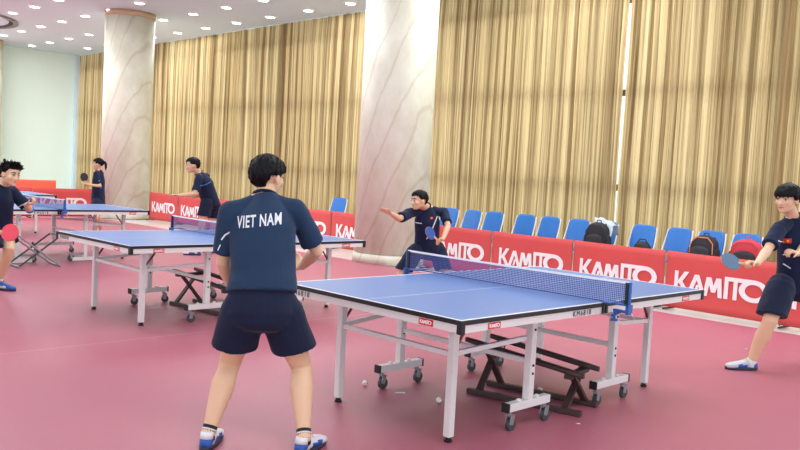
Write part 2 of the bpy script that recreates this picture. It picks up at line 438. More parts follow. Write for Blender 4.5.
CUR = [(-30.38, -28.1, 'narrow tan curtain between the pale wall and the far pillar'),
       (-28.06, -24.5, 'tan curtain mostly hidden behind the far marble pillar'),
       (-24.42, -21.2, 'tan pleated curtain just right of the far marble pillar'),
       (-21.17, -17.76, 'tan pleated curtain behind the player leaning at the far barrier'),
       (-17.69, -15.25, 'tan pleated curtain behind the head of the player in the VIET NAM shirt'),
       (-15.19, -11.4, 'tan pleated curtain running behind the left side of the near marble pillar'),
       (-11.3, -7.545, 'tan pleated curtain between the near marble pillar and the bright curtain gap'),
       (-7.54, -4.92, 'wide tan curtain just right of the bright gap, behind the backpacks'),
       (-4.86, -1.2, 'tan curtain at the right edge of the photo'),]
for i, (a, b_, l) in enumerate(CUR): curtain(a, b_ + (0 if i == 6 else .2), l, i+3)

def pillar(u, v, label):
    base = uv(u, v, 0); root = empty('marble_pillar', base); tag(root, label, 'pillar')
    o1 = bmesh.new(); r = .625
    cyl(o1, (0, 0, .17), (0, 0, CEIL-.002), r, 64); a = obj('shaft', o1, M['marble'], root)
    a.data.polygons.foreach_set('use_smooth', [len(p.vertices) == 4 for p in a.data.polygons])
    o2 = bmesh.new(); cyl(o2, (0, 0, 0), (0, 0, .162), r+.012, 64); a = obj('plinth', o2, M['marble'], root)
    a.data.polygons.foreach_set('use_smooth', [len(p.vertices) == 4 for p in a.data.polygons])
    o2 = bmesh.new(); cyl(o2, (0, 0, CEIL-.14), (0, 0, CEIL-.003), r+.01, 64); a = obj('collar', o2, M['trim'], root)
    a.data.polygons.foreach_set('use_smooth', [len(p.vertices) == 4 for p in a.data.polygons])
    return root
pillar(9.8, -10.02, 'large round cream marble pillar behind the player reaching out his hand')
pillar(10.0, -20.36, 'round marble pillar beside the girl holding a racket')
pillar(9.4, -29.8, 'marble pillar at the left edge against the pale wall')

# downlights
dl = None
for iu, u in enumerate((8.12, 9.45, 10.92, 12.22)):
    for k in range(0, 13):
        v = -29.55 + k*1.535
        if (v-RC[0])**2 + (u-RC[1])**2 < (RR+.3)**2: continue
        if u > 12 and v < -29: continue
        if dl is None:
            dl = empty('downlight', uv(u, v, CEIL-.022))
            bm = bmesh.new(); loft(bm, [(V3((0, 0, .02)), V3((.145, 0, 0)), V3((0, .145, 0))), (V3((0, 0, 0)), V3((.14, 0, 0)), V3((0, .14, 0))), (V3((0, 0, 0)), V3((.112, 0, 0)), V3((0, .112, 0))), (V3((0, 0, .012)), V3((.112, 0, 0)), V3((0, .112, 0)))], 20, False); obj('rim', bm, M['ring'], dl)
            bm = bmesh.new(); cyl(bm, (0, 0, .002), (0, 0, .008), .111, 20); obj('lens', bm, M['lamp'], dl)
            o = dl
        else:
            o = copy_tree(dl); o.location = uv(u, v, CEIL-.022)
        tag(o, 'small round recessed ceiling downlight, lit', 'downlight', 'recessed downlights in rows across the ceiling')

# ------------------------------------------------------------------ barriers
def barrier(p0, p1, label, cm, group, far=False):
    """surround panel from p0 to p1 (world xy), lettering faces the court (left side of p0->p1 is away)"""
    d = (p1-p0); L = d.length; X = d.normalized(); root = empty('barrier_panel', (p0+p1)/2, math.atan2(X.y, X.x)); tag(root, label, 'barrier', group)
    H = .735; bm = bmesh.new(); nx, nz = 24, 8; rows = []
    sd = random.random()*9
    for j in range(nz+1):
        z = .03 + (H-.03)*j/nz
        rows.append([bm.verts.new((-L/2+.004+(L-.008)*i/nx, -.012-.010*abs(noise.noise(V3((i*.5+sd, j*.35, sd)))) - .004, z-(.006*math.sin(math.pi*i/nx) if j == nz else 0))) for i in range(nx+1)])
    for j in range(nz):
        for i in range(nx): bm.faces.new((rows[j][i], rows[j][i+1], rows[j+1][i+1], rows[j+1][i]))
    r = bmesh.ops.extrude_face_region(bm, geom=bm.faces[:]); bmesh.ops.translate(bm, verts=[g for g in r['geom'] if isinstance(g, bmesh.types.BMVert)], vec=(0, .006, 0))
    obj('cloth', bm, cm, root, True)
    bm = bmesh.new()
    for x in (-L/2+.015, L/2-.015): tube(bm, [(x, .004, .02), (x, .004, H-.02)], .008, 8)
    tube(bm, [(-L/2+.015, .004, H-.02), (L/2-.015, .004, H-.02)], .008, 8); tube(bm, [(-L/2+.015, .004, .06), (L/2-.015, .004, .06)], .008, 8)
    obj('frame', bm, M['grey_metal'], root)
    for x in (-L/2+.06, L/2-.06):
        bm = bmesh.new(); bar(bm, (x, -.13, .012), (x, .15, .012), .025, .018); obj('foot', bm, M['black'], root)
    if not far:
        logo('lettering', V3((-.57, -.0268, .235)), V3((1, 0, 0)), V3((0, 0, 1)), 1.17, .265, M['logo'], root)
    else:
        logo('lettering', V3((-.5, -.0268, .12)), V3((1, 0, 0)), V3((0, 0, 1)), 1.0, .22, M['logo'], root)
    return root
rb = [-9.18, -7.73, -6.25, -4.85, -3.43, -1.98, -.5]
rl = ['red barrier panel behind the player reaching out his hand', 'red barrier panel below the two middle blue chairs', 'red barrier panel below the backpack with the pale jacket',
      'red barrier panel behind the far right table corner', 'red barrier panel behind the player at the right edge', 'red barrier panel beyond the right edge player']
for i in range(5):
    uu = [9.77, 9.74, 9.70, 9.66, 9.62, 9.58, 9.54]
    barrier(uv(uu[i], rb[i]+.01), uv(uu[i+1], rb[i+1]-.01), rl[i], M['banner'], 'red KAMITO barriers behind the main table')
lv = [-19.6+1.475*i for i in range(7)]
ll = ['red barrier panel just right of the far marble pillar', 'red barrier panel behind the bending player at the far side', 'red barrier panel hidden behind the back view player, left part',
      'red barrier panel behind the torso of the back view player', 'red barrier panel right of the back view player below a blue chair', 'red barrier panel running in behind the near marble pillar']
for i in range(6): barrier(uv(10.33, lv[i]+.01), uv(10.33, lv[i+1]-.01), ll[i], M['banner'], 'red KAMITO barriers along the left windows')
barrier(uv(7.62, -20.3), uv(9.08, -20.3), 'red barrier panel behind the girl', M['banner'], 'red barriers behind the girl')
barrier(uv(6.14, -20.3), uv(7.60, -20.3), 'red barrier panel behind the spiky haired player', M['banner'], 'red barriers behind the girl')
barrier(uv(9.55, -27.3), uv(10.98, -27.3), 'orange red barrier panel in the far left corner, right one', M['banner_far'], 'orange barriers in the far corner', True)
barrier(uv(8.10, -27.3), uv(9.53, -27.3), 'orange red barrier panel in the far left corner, left one', M['banner_far'], 'orange barriers in the far corner', True)

# ------------------------------------------------------------------ tables
TL, TW, TH = 1.37, .7625, .76
def table(loc, rz, label, beam=.42, casters=True, tags=True, model=True, far_frame=False):
    root = empty('table_tennis_table', loc, rz); tag(root, label, 'table', 'blue table tennis tables')
    for s in (-1, 1):
        # playing surface with its white lines
        xs = [0.004, TL-.02, TL]; xs = [s*x for x in xs]; ys = [-TW, -TW+.02, -.003, .003, TW-.02, TW]
        bm = bmesh.new()
        for i in range(2):
            for j in range(5):
                x0, x1, y0, y1 = xs[i], xs[i+1], ys[j], ys[j+1]
                f = bm.faces.new([bm.verts.new(p) for p in ((x0, y0, TH), (x1, y0, TH), (x1, y1, TH), (x0, y1, TH))])
                f.material_index = 1 if (i == 1 or j in (0, 2, 4)) else 0
        bmesh.ops.remove_doubles(bm, verts=bm.verts, dist=1e-5)
        box(bm, (s*(TL+.004)/2, 0, TH-.0125), (TL-.006, 2*TW-.002, .022), mi=0)
        obj('playing_surface', bm, [M['blue_top'], M['white_line']], root)
        bm = bmesh.new(); z = TH-.013; t = .006
        for y in (-1, 1): box(bm, (s*(TL+.004)/2, y*(TW+t/2-.001), z), (TL-.0+.004, t, .024))
        box(bm, (s*(TL+t/2-.001), 0, z), (t, 2*TW+.01, .024)); obj('edge_band', bm, M['black'], root)
        bm = bmesh.new(); z = TH-.026-.021
        for y in (-1, 1): box(bm, (s*(TL+.006)/2, y*(TW-.016), z), (TL-.03, .03, .042))
        box(bm, (s*(TL-.016), 0, z), (.03, 2*TW-.03, .042)); box(bm, (s*.02, 0, z), (.03, 2*TW-.03, .042)); box(bm, (s*TL/2, 0, z), (.03, 2*TW-.06, .04))
        obj('apron', bm, M['white_metal'], root)
        for y in (-1, 1):
            bm = bmesh.new(); box(bm, (s*(TL-.008), y*(TW-.008), TH-.038), (.034, .034, .07), bev=.004); obj('corner_guard', bm, M['black'], root)
            bm = bmesh.new(); box(bm, (s*.018, y*(TW-.008), TH-.036), (.024, .034, .066), bev=.003); obj('joint_guard', bm, M['black'], root)
            # end legs
            x = s*(TL-.27); yy = y*(TW-.28)
            bm = bmesh.new(); box(bm, (x, yy, (.03+TH-.07)/2), (.046, .046, TH-.10), bev=.004); lg = obj('leg', bm, M['white_metal'], root)
            bm = bmesh.new(); cyl(bm, (x, yy, 0), (x, yy, .012), .024); cyl(bm, (x, yy, .012), (x, yy, .034), .016); obj('foot', bm, M['black'], lg)
            bm = bmesh.new(); tube(bm, [(x, yy-y*.0, .50), (x-s*.03, yy, .55), (x-s*.15, yy, .705)], .009, 8); obj('brace', bm, M['brace'], root)
            # carriage post, beam, casters
            px, py_ = s*.475, y*.56
            bm = bmesh.new(); box(bm, (px, py_, (.17+TH-.07)/2), (.05, .05, TH-.07-.17), bev=.004); pst_ = obj('carriage_post', bm, M['white_metal'], root)
            bm = bmesh.new(); box(bm, (px, py_, .145), (beam, .05, .05), bev=.003, mi=0)
            if y > 0 or casters: cb = obj('carriage_beam', bm, M['white_metal'], root)
            else: bm.free(); cb = root
            bcaps = (-1, 1) if (y > 0 or casters) else ()
            for e in bcaps:
                bm = bmesh.new(); box(bm, (px+e*(beam/2+.002), py_, .145), (.014, .054, .054)); obj('end_cap', bm, M['black'], cb)
                bm = bmesh.new(); ell(bm, (px+e*.09, py_, .174), (.016, .016, .012), seg=10); obj('knob', bm, M['white_metal'], cb)
            for zz in (.33, .38, .60):
                bm = bmesh.new(); cyl(bm, (px, py_-.03, zz), (px, py_+.03, zz), .008, 10); obj('bolt', bm, M['black'], pst_)
            if casters or y > 0:
                for e in (-1, 1):
                    cx = px+e*(beam/2-.035)
                    bm = bmesh.new(); cyl(bm, (cx, py_, .12), (cx, py_, .095), .016, 12)
                    for q in (-1, 1): box(bm, (cx+.012, py_+q*.017, .07), (.034, .004, .065), Matrix.Rotation(.25, 3, 'Y'))
                    box(bm, (cx+.004, py_, .098), (.03, .038, .006)); cs = obj('caster', bm, M['grey_metal'], root)
                    bm = bmesh.new(); cyl(bm, (cx+.018, py_-.012, .038), (cx+.018, py_+.012, .038), .038, 20); obj('wheel', bm, M['rubber'], cs)
            else:
                bm = bmesh.new(); box(bm, (px+s*.12, py_, .03), (beam, .05, .05), bev=.004); box(bm, (px, py_, .11), (.05, .05, .13)); obj('floor_rail', bm, M['white_metal'], root)
                cx = s*.27
                bm = bmesh.new(); box(bm, (cx, py_, .105), (.05, .05, .03)); box(bm, (s*.37, py_, .105), (.2, .03, .03)); [box(bm, (cx, py_+q*.02, .075), (.03, .004, .075)) for q in (-1, 1)]; cs = obj('caster', bm, M['grey_metal'], root)
                bm = bmesh.new(); cyl(bm, (cx, py_-.014, .046), (cx, py_+.014, .046), .046, 20); obj('wheel', bm, M['rubber'], cs)
            # long bar leg -> post
            bm = bmesh.new(); bar(bm, (s*.50, py_-y*.02, .545), (s*(TL-.27), yy, .505), .022, .028); obj('side_bar', bm, M['white_metal'], root)
        bm = bmesh.new(); bar(bm, (s*(TL-.27), -(TW-.30), .50), (s*(TL-.27), TW-.30, .50), .022, .028); obj('end_bar', bm, M['white_metal'], root)
        bm = bmesh.new(); bar(bm, (s*.475, -.535, .40), (s*.475, .535, .40), .024, .03); obj('cross_bar', bm, M['white_metal'], root)
        if tags:
            X = V3((1, 0, 0)); ZZ = V3((0, 0, 1))
            g = .105; hh = .03
            for (o_, X_) in ((V3((s*(TL-.27), -(TW+.0), TH-.047)), V3((1, 0, 0))), (V3((s*(TL-.0), -s*(-TW+.33) if False else -(TW-.25), TH-.047)), V3((0, s*1.0, 0))), (V3((s*(TL-.33), TW, TH-.047)), V3((-1, 0, 0)))):
                bm = bmesh.new(); nrm = X_.cross(ZZ); rot = Matrix((X_, -nrm, ZZ)).transposed()
                box(bm, o_+nrm*.0006, (g, .003, .036), rot); tg = obj('maker_tag', bm, M['red_tag'], root)
                logo('lettering', o_+nrm*.0025-X_*.043-ZZ*.010, X_, ZZ, .086, .021, M['logo'], tg, .0008)
    if model:
        text_at('model_number', 'KM6818', V3((-.255, -TW-.0022, TH-.048)), V3((1, 0, 0)), V3((0, 0, 1)), .048, M['ink'], root, .0, .95, 1.35)
        text_at('model_number', 'KM6818', V3((-TL-.0012, TW-.17, TH-.047)), V3((0, -1, 0)), V3((0, 0, 1)), .048, M['ink'], root, .0, .95, 1.35)
    return root

def net(loc, rz, label):
    root = empty('table_tennis_net', loc, rz); root.scale = (1, 1.075, 1); tag(root, label, 'net', 'nets clamped across the tables')
    bm = bmesh.new(); n = 30; rows = []
    for z in (.006, .075, .142): rows.append([bm.verts.new((0, -.9+1.8*i/n, z-.006*math.sin(math.pi*i/n)*(z > .1))) for i in range(n+1)])
    for r0, r1 in zip(rows[:-1], rows[1:]):
        for i in range(n): bm.faces.new((r0[i], r0[i+1], r1[i+1], r1[i]))
    obj('mesh', bm, M['net'], root)
    bm = bmesh.new()
    for i in range(n):
        y0, y1 = -.9+1.8*i/n, -.9+1.8*(i+1)/n; z0, z1 = .1455-.006*math.sin(math.pi*i/n), .1455-.006*math.sin(math.pi*(i+1)/n)
        bar(bm, (0, y0, z0), (0, y1, z1), .006, .014)
    obj('tape', bm, M['tape'], root)
    bm = bmesh.new(); bar(bm, (0, -.9, .008), (0, .9, .008), .003, .008); obj('lower_cord', bm, M['rubber_blue'], root)
    for s in (-1, 1):
        bm = bmesh.new(); box(bm, (0, s*.905, .06), (.02, .012, .18), bev=.002); pst = obj('post', bm, M['blue_metal'], root)
        bm = bmesh.new(); box(bm, (0, s*.888, .075), (.024, .02, .14)); obj('post_cover', bm, M['black'], pst)
        bm = bmesh.new(); box(bm, (0, s*.84, .006), (.05, .14, .008)); box(bm, (0, s*.79, .010), (.14, .06, .006)); box(bm, (0, s*.86, -.036), (.03, .10, .016)); box(bm, (0, s*.905, -.02), (.05, .02, .06))
        cyl(bm, (0, s*.815, -.10), (0, s*.815, -.03), .007, 10); cyl(bm, (0, s*.815, -.105), (0, s*.815, -.09), .022, 12)
        bar(bm, (0, s*.86, -.036), (0, s*.80, -.075), .022, .014)
        obj('clamp', bm, M['blue_metal'], root)
        if s < 0:
            bm = bmesh.new(); tube(bm, [(.01, s*.915, -.04), (.02, s*.93, -.07), (.04, s*.93, -.10)], .002, 6); obj('cord_end', bm, M['tape'], root)
T1 = (V3((0.783, 5.6313, 0)), .778); T2 = (V3((-1.8817, 8.4487, 0)), .7917); T3 = (V3((-5.33, 11.9, 0)), .80); T4 = (V3((-8.2, 15.3, 0)), .785)
table(T1[0], T1[1], 'blue table tennis table with white frame in the foreground')
table(T2[0], T2[1], 'blue table tennis table left of the back view player')
table(T3[0], T3[1], 'blue table tennis table with long floor rails in front of the girl', beam=.62, casters=False, model=True)
table(T4[0], T4[1], 'blue table tennis table furthest back at the left edge', tags=False, model=False)
for T, l, dy in ((T1, 'dark blue net with white tape across the foreground table', .04), (T2, 'net partly hidden by the player in the VIET NAM shirt', 0), (T3, 'net beside the spiky haired player at the left', .03)):
    net(T[0]+V3((-math.sin(T[1])*dy, math.cos(T[1])*dy, TH)), T[1], l)

# ------------------------------------------------------------------ benches under the tables
def bench(a, b, label, ha=.36, hb=.27, sep=.14):
    a, b = V3(a), V3(b); d = (b-a); L = d.length; root = empty('trestle_bench', (a+b)/2, math.atan2(d.y, d.x)); tag(root, label, 'bench', 'dark wooden trestle benches stored under the tables')
    hz = lambda x: ha+(hb-ha)*(x+L/2)/L
    for s in (-1, 1):
        bm = bmesh.new(); x0, x1 = -L/2-.04-(.05 if s < 0 else 0), L/2+.05
        n = 10; rings = []
        for i in range(n+1):
            t = i/n; x = x0+(x1-x0)*t; w = .033 if 0 < i < n else .016
            rings.append((V3((x, s*sep, hz(x))), V3((0, w, 0)), V3((0, 0, .016))))
        loft(bm, rings, 12, True, power=4.0); obj('seat_plank', bm, M['wood'], root)
        bm = bmesh.new(); bar(bm, (-L/2-.05, s*.15, .019), (L/2+.05, s*.15, .019), .045, .036, bev=.004); obj('floor_rail', bm, M['wood'], root)
    for e in (-1, 1):
        x = e*(L/2-.05); h = hz(x)
        for s in (-1, 1):
            bm = bmesh.new(); bar(bm, (x+s*.012, s*.15, .03), (x+s*.012, -s*.12, h-.02), .045, .022); obj('leg', bm, M['wood'], root)
        bm = bmesh.new(); box(bm, (x, 0, h-.03), (.05, 2*sep+.05, .03)); obj('crosspiece', bm, M['wood'], root)
bench((.66, 5.70, 0), (1.27, 5.30, 0), 'dark wooden trestle bench under the foreground table')
bench((-2.25, 8.62, 0), (-1.58, 8.10, 0), 'dark wooden trestle bench under the second table, behind the back view player')

# folding metal stool under the third table
root = empty('folding_stand', V3((-4.95, 11.0, 0)), .75); tag(root, 'grey folding stand with crossed legs in front of the far left table', 'stand')
for e in (-1, 1):
    for s in (-1, 1):
        bm = bmesh.new(); tube(bm, [(-.27*s, e*.2, .012), (.27*s, e*.2+s*.012, .42)], .012, 8); obj('leg', bm, M['rubber'] if s > 0 else M['grey_metal'], root)
for s in (-1, 1):
    for z in (.42, .014):
        bm = bmesh.new(); tube(bm, [(.27*s, -.21, z), (.27*s, .21, z)], .012, 8); obj('rail', bm, M['grey_metal'], root)

# ------------------------------------------------------------------ balls and scraps
def ball(p, label):
    bm = bmesh.new(); ell(bm, (0, 0, 0), (.02, .02, .02), seg=16); o = obj('table_tennis_ball', bm, M['ball'], None, True); o.location = p
    tag(o, label, 'ball', 'table tennis balls lying under the foreground table')
def ground(px, py, z=0.0):
    d = W_ + R_*((px-400)/F_PX) - U_*((py-225)/F_PX); t = (z-CAM_Z)/d.z; return V3((0, 0, CAM_Z))+d*t
ball(ground(365, 383, .02), 'white ball on the red floor left of the caster beam')
ball(ground(439, 400, .02), 'white ball on the red floor beside the nearest table leg')
ball(ground(540, 390, .02), 'white ball on the red floor beside the wooden bench, behind the near caster post')
for (px, py, l) in ((400, 393, 'flat scrap of white paper on the floor under the foreground table'), (578, 424, 'tiny white scrap on the floor in front of the foreground table casters'), (746, 349, 'tiny white scrap on the floor behind the shoe of the right hand player')):
    bm = bmesh.new(); k = .03 if px == 400 else .012
    a = [bm.verts.new((x*k, y*k, z)) for x, y, z in ((-1.4, -.5, 0), (-.2, -.8, .003), (1.3, -.2, 0), (1.0, .6, .004), (-.6, .7, 0))]
    bm.faces.new(a); r = bmesh.ops.extrude_face_region(bm, geom=bm.faces[:]); bmesh.ops.translate(bm, verts=[g for g in r['geom'] if isinstance(g, bmesh.types.BMVert)], vec=(0, 0, .001))
    o = obj('paper_scrap', bm, M['paper']); o.location = ground(px, py, .001); tag(o, l, 'scrap')

# ------------------------------------------------------------------ chairs behind the barriers
def make_chair():
    root = empty('folding_chair', (0, 0, 0))
    # local: x across, -y = front (towards the court)
    bm = bmesh.new(); rings = []
    for t, e in ((0, .6), (.02, .76), (.06, .88), (.13, .96), (.25, 1), (.5, 1), (.75, 1), (.87, .96), (.94, .88), (.98, .76), (1, .6)):
        z = .56+.38*t; y = .20+.10*t
        rings.append((V3((0, y, z)), V3((.205*e*(1-.09*t), 0, 0)), V3((0, .026*min(1, e+.1), 0))))
    loft(bm, rings, 28, True, power=5.0); obj('backrest', bm, M['chair_blue'], root, True)
    bm = bmesh.new(); loft(bm, [(V3((0, 0, .43)), V3((.19, 0, 0)), V3((0, .185, 0))), (V3((0, 0, .44)), V3((.205, 0, 0)), V3((0, .2, 0))), (V3((0, 0, .465)), V3((.205, 0, 0)), V3((0, .2, 0))), (V3((0, 0, .475)), V3((.18, 0, 0)), V3((0, .17, 0)))], 28, True, power=4.0)
    obj('seat', bm, M['chair_blue'], root, True)
    for s in (-1, 1):
        bm = bmesh.new(); tube(bm, [(s*.225, -.24, .012), (s*.225, -.05, .35), (s*.222, .17, .55), (s*.212, .255, .76), (s*.20, .30, .90)], .011, 10); obj('leg', bm, M['white_metal'], root)
        bm = bmesh.new(); tube(bm, [(s*.205, .27, .012), (s*.205, .05, .33), (s*.205, -.16, .43)], .011, 10); obj('leg', bm, M['white_metal'], root)
    bm = bmesh.new(); tube(bm, [(-.225, -.2, .08), (.225, -.2, .08)], .009, 8); tube(bm, [(-.205, .24, .07), (.205, .24, .07)], .009, 8); obj('stretcher', bm, M['white_metal'], root)
    return root
CH = [(-10.12, 'blue folding chair peeking out behind the player reaching out his hand'), (-9.57, 'blue folding chair, left one of the pair right of the reaching player'), (-9.05, 'blue folding chair, right one of the pair right of the reaching player'),
      (-8.34, 'blue folding chair, left one of the middle pair above the barrier'), (-7.84, 'blue folding chair, right one of the middle pair above the barrier'),
      (-7.25, 'blue folding chair, left of the chair with the black backpack'), (-6.74, 'blue folding chair carrying the black backpack and the pale jacket'),
      (-6.06, 'blue folding chair with a small dark bag, above the barrier joint'), (-5.50, 'blue folding chair between the small dark bag and the black backpack with orange piping'), (-4.98, 'blue folding chair with the black and orange backpack'),
      (-4.45, 'blue folding chair behind the red and black backpack'), (-13.29, 'lone blue folding chair left of the near marble pillar')]
first = None
for i, (v, l) in enumerate(CH):
    if first is None: first = make_chair(); o = first
    else: o = copy_tree(first)
    v -= .2+(.28 if i == 11 else 0); o.location = uv(11.4 if i < 11 else 11.6, v, 0); o.rotation_euler = (0, 0, HALL + [.06, -.03, .03, .03, -.03, .03, -.03, .04, -.05, .02, .05, .2][i])
    tag(o, l, 'chair', 'blue folding chairs behind the barriers')

# ------------------------------------------------------------------ bags on the chairs
def rounded(bm, c, s, power=3.5, taper=.88, n=12, mi=0):
    rings = []
    for i in range(n+1):
        t = i/n; k = (1-abs(2*t-1)**4)**.5 if 0 < i < n else .25; w = (1-(1-taper)*t)*k
        rings.append((V3((c[0], c[1], c[2]-s[2]/2+s[2]*t)), V3((s[0]/2*w, 0, 0)), V3((0, s[1]/2*w, 0))))
    loft(bm, rings, 24, True, mi, power)
def backpack(u, v, z, rz, label, w, h, main, accent, piping=None, tilt=0):
    root = empty('backpack', uv(u, v, z), HALL+rz); root.rotation_euler = (tilt, 0, HALL+rz); tag(root, label, 'backpack')
    bm = bmesh.new(); rounded(bm, (0, 0, h/2), (w, .2, h)); obj('body', bm, main, root, True)
    bm = bmesh.new(); rounded(bm, (0, -.10, h*.32), (w*.74, .1, h*.56)); obj('front_pocket', bm, accent, root, True)
    for s in (-1, 1):
        bm = bmesh.new(); rounded(bm, (s*w*.46, 0, h*.33), (.07, .15, h*.5)); obj('side_pocket', bm, accent, root, True)
        bm = bmesh.new(); tube(bm, [(s*w*.22, .08, h*.94), (s*w*.25, .13, h*.8), (s*w*.27, .14, h*.5), (s*w*.3, .09, h*.1)], .014, 8, flat=.5); obj('shoulder_strap', bm, main, root, True)
    bm = bmesh.new(); tube(bm, [(-.04, .02, h*.96), (-.03, .02, h+.03), (.03, .02, h+.03), (.04, .02, h*.96)], .008, 8); obj('carry_handle', bm, main, root, True)
    bm = bmesh.new()
    tube(bm, [(-w*.42, -.085, h*.35), (-w*.40, -.092, h*.7), (-w*.2, -.09, h*.9), (w*.2, -.09, h*.9), (w*.40, -.092, h*.7), (w*.42, -.085, h*.35)], .007, 8); obj('piping', bm, piping or accent, root, True)
backpack(11.2, -6.80, .48, .1, 'black backpack with a pale jacket draped over it', .40, .46, M['bag_black'], M['bag_black'])
backpack(11.2, -5.08, .48, -.1, 'black backpack with orange piping on a blue chair', .42, .41, M['bag_black'], M['bag_black'], M['bag_orange'], tilt=-.1)
backpack(11.15, -4.45, .49, .05, 'red and black backpack beside the racket of the right hand player', .44, .40, M['bag_red'], M['bag_black'], M['bag_red'])
bm = bmesh.new(); rounded(bm, (0, 0, .12), (.34, .2, .24), taper=.6)
root = empty('small_bag', uv(11.15, -6.0, .475), HALL); tag(root, 'small dark bag just showing above the barrier on a blue chair', 'bag'); obj('body', bm, M['bag_black'], root, True)
bm = bmesh.new(); tube(bm, [(-.10, 0, .2), (-.04, 0, .27), (.04, 0, .27), (.10, 0, .2)], .01, 8); obj('carry_handle', bm, M['bag_black'], root, True)
# jacket draped over backpack and chair back
bm = bmesh.new(); n, k = 14, 12; rows = []
for j in range(k+1):
    t = j/k
    y = -.16+.30*t + (.0 if t < .5 else 0); z = .97+.035*math.sin(math.pi*min(1, t*1.0)) - (max(0, .35-t)**1.2)*.75 - max(0, t-.75)*.6
    rows.append([bm.verts.new((-.16+.34*i/n + .02*math.sin(j*.8), y+.012*math.sin(i*1.3), z-.10*((i/n)**2) + .014*math.sin(i*1.1+j*.5))) for i in range(n+1)])
for r0, r1 in zip(rows[:-1], rows[1:]):
    for i in range(n): bm.faces.new((r0[i], r0[i+1], r1[i+1], r1[i]))
r = bmesh.ops.extrude_face_region(bm, geom=bm.faces[:]); bmesh.ops.translate(bm, verts=[g for g in r['geom'] if isinstance(g, bmesh.types.BMVert)], vec=(0, 0, -.008))
o = obj('jacket', bm, M['jacket'], None, True); o.location = uv(11.4, -6.80, .0); o.rotation_euler = (0, 0, HALL); tag(o, 'pale grey jacket draped over a backpack and a blue chair back', 'jacket')

#PEOPLE
# ------------------------------------------------------------------ people
UP = V3((0, 0, 1))
def ik(a, b, l1, l2, pole):
    """middle joint of a two-bone limb from a towards b; returns (mid, end)"""
    d = b-a; D = d.length; L = (l1+l2)*.995
    if D > L: b = a+d*(L/D); d = b-a; D = L
    x = (l1*l1-l2*l2+D*D)/(2*D); h = math.sqrt(max(l1*l1-x*x, 0)); n = d.normalized()
    p = pole-a; p = p-n*p.dot(n)
    if p.length < 1e-4: p = V3((0, -1, 0))
    return a+n*x+p.normalized()*h, b

def hand(bm, w, d, n, side, curl=.35, thumb=.6, scale=1.0, spread=.06):
    """w wrist, d towards knuckles, n palm normal, side = direction the thumb lies"""
    d = d.normalized(); n = (n-d*n.dot(d)).normalized(); t = d.cross(n).normalized()
    if t.dot(side) < 0: t = -t
    s = scale
    loft(bm, [(w-d*.01*s, t*.024*s, n*.018*s), (w+d*.02*s, t*.030*s, n*.018*s), (w+d*.055*s, t*.040*s, n*.016*s), (w+d*.088*s, t*.039*s, n*.013*s), (w+d*.096*s, t*.032*s, n*.009*s)], 14, True, power=2.6)
    for i, (off, L) in enumerate(((.030, .068), (.010, .077), (-.010, .071), (-.029, .056))):
        p = w+d*.085*s+t*off*s; a = 0; dd = (d+t*(off*spread*30)).normalized(); pts = [p-dd*.012*s, p]; 
        for k, f in enumerate((.45, .31, .24)):
            a += curl*(1.0 if k else .8)+.03*i; q = dd*math.cos(a)+n*math.sin(a); p = p+q*L*f*s; pts.append(p)
        tube(bm, pts, [.0095*s, .0095*s, .0088*s, .0082*s, .007*s], 10)
    b0 = w+d*.022*s+t*.026*s; dr = (t*math.cos(thumb)*.9+d*.75+n*.25*math.sin(thumb)).normalized()
    p1 = b0+dr*.036*s; p2 = p1+(dr*.5+d*.7+n*.35*curl*2).normalized()*.030*s; p3 = p2+(d*.8+n*.7*curl*2).normalized()*.022*s
    tube(bm, [b0-dr*.014*s, b0, p1, p2, p3], [.014*s, .0135*s, .0115*s, .010*s, .008*s], 10)

def head_parts(bm, c, f, up, s=1.0):
    """skin of the head; c centre, f forward, up"""
    f = f.normalized(); up = (up-f*up.dot(f)).normalized(); x = f.cross(up).normalized()
    R3 = Matrix((x, f, up)).transposed()
    P = lambda a, b, c_: c + (x*a+f*b+up*c_)*s
    ell(bm, P(0, -.012, .030), (.077*s, .095*s, .088*s), R3, seg=24)
    ell(bm, P(0, .022, -.020), (.063*s, .068*s, .082*s), R3)
    ell(bm, P(0, .040, -.070), (.044*s, .042*s, .038*s), R3)
    ell(bm, P(0, .064, -.090), (.024*s, .020*s, .018*s), R3, seg=12)
    for q in (-1, 1):
        ell(bm, P(q*.040, .056, -.022), (.024*s, .024*s, .026*s), R3, seg=12)
        ell(bm, P(q*.079, -.008, -.008), (.011*s, .020*s, .031*s), R3 @ Matrix.Rotation(q*.25, 3, 'Z'), seg=12)
        ell(bm, P(q*.030, .074, .026), (.026*s, .012*s, .009*s), R3, seg=12)
        ell(bm, P(q*.0125, .094, -.034), (.008*s, .010*s, .008*s), R3, seg=10)
    tube(bm, [P(0, .082, .018), P(0, .092, -.008), P(0, .102, -.030)], [.008*s, .010*s, .012*s], 10)
    ell(bm, P(0, .083, -.060), (.022*s, .011*s, .009*s), R3, seg=12)
    return P, R3

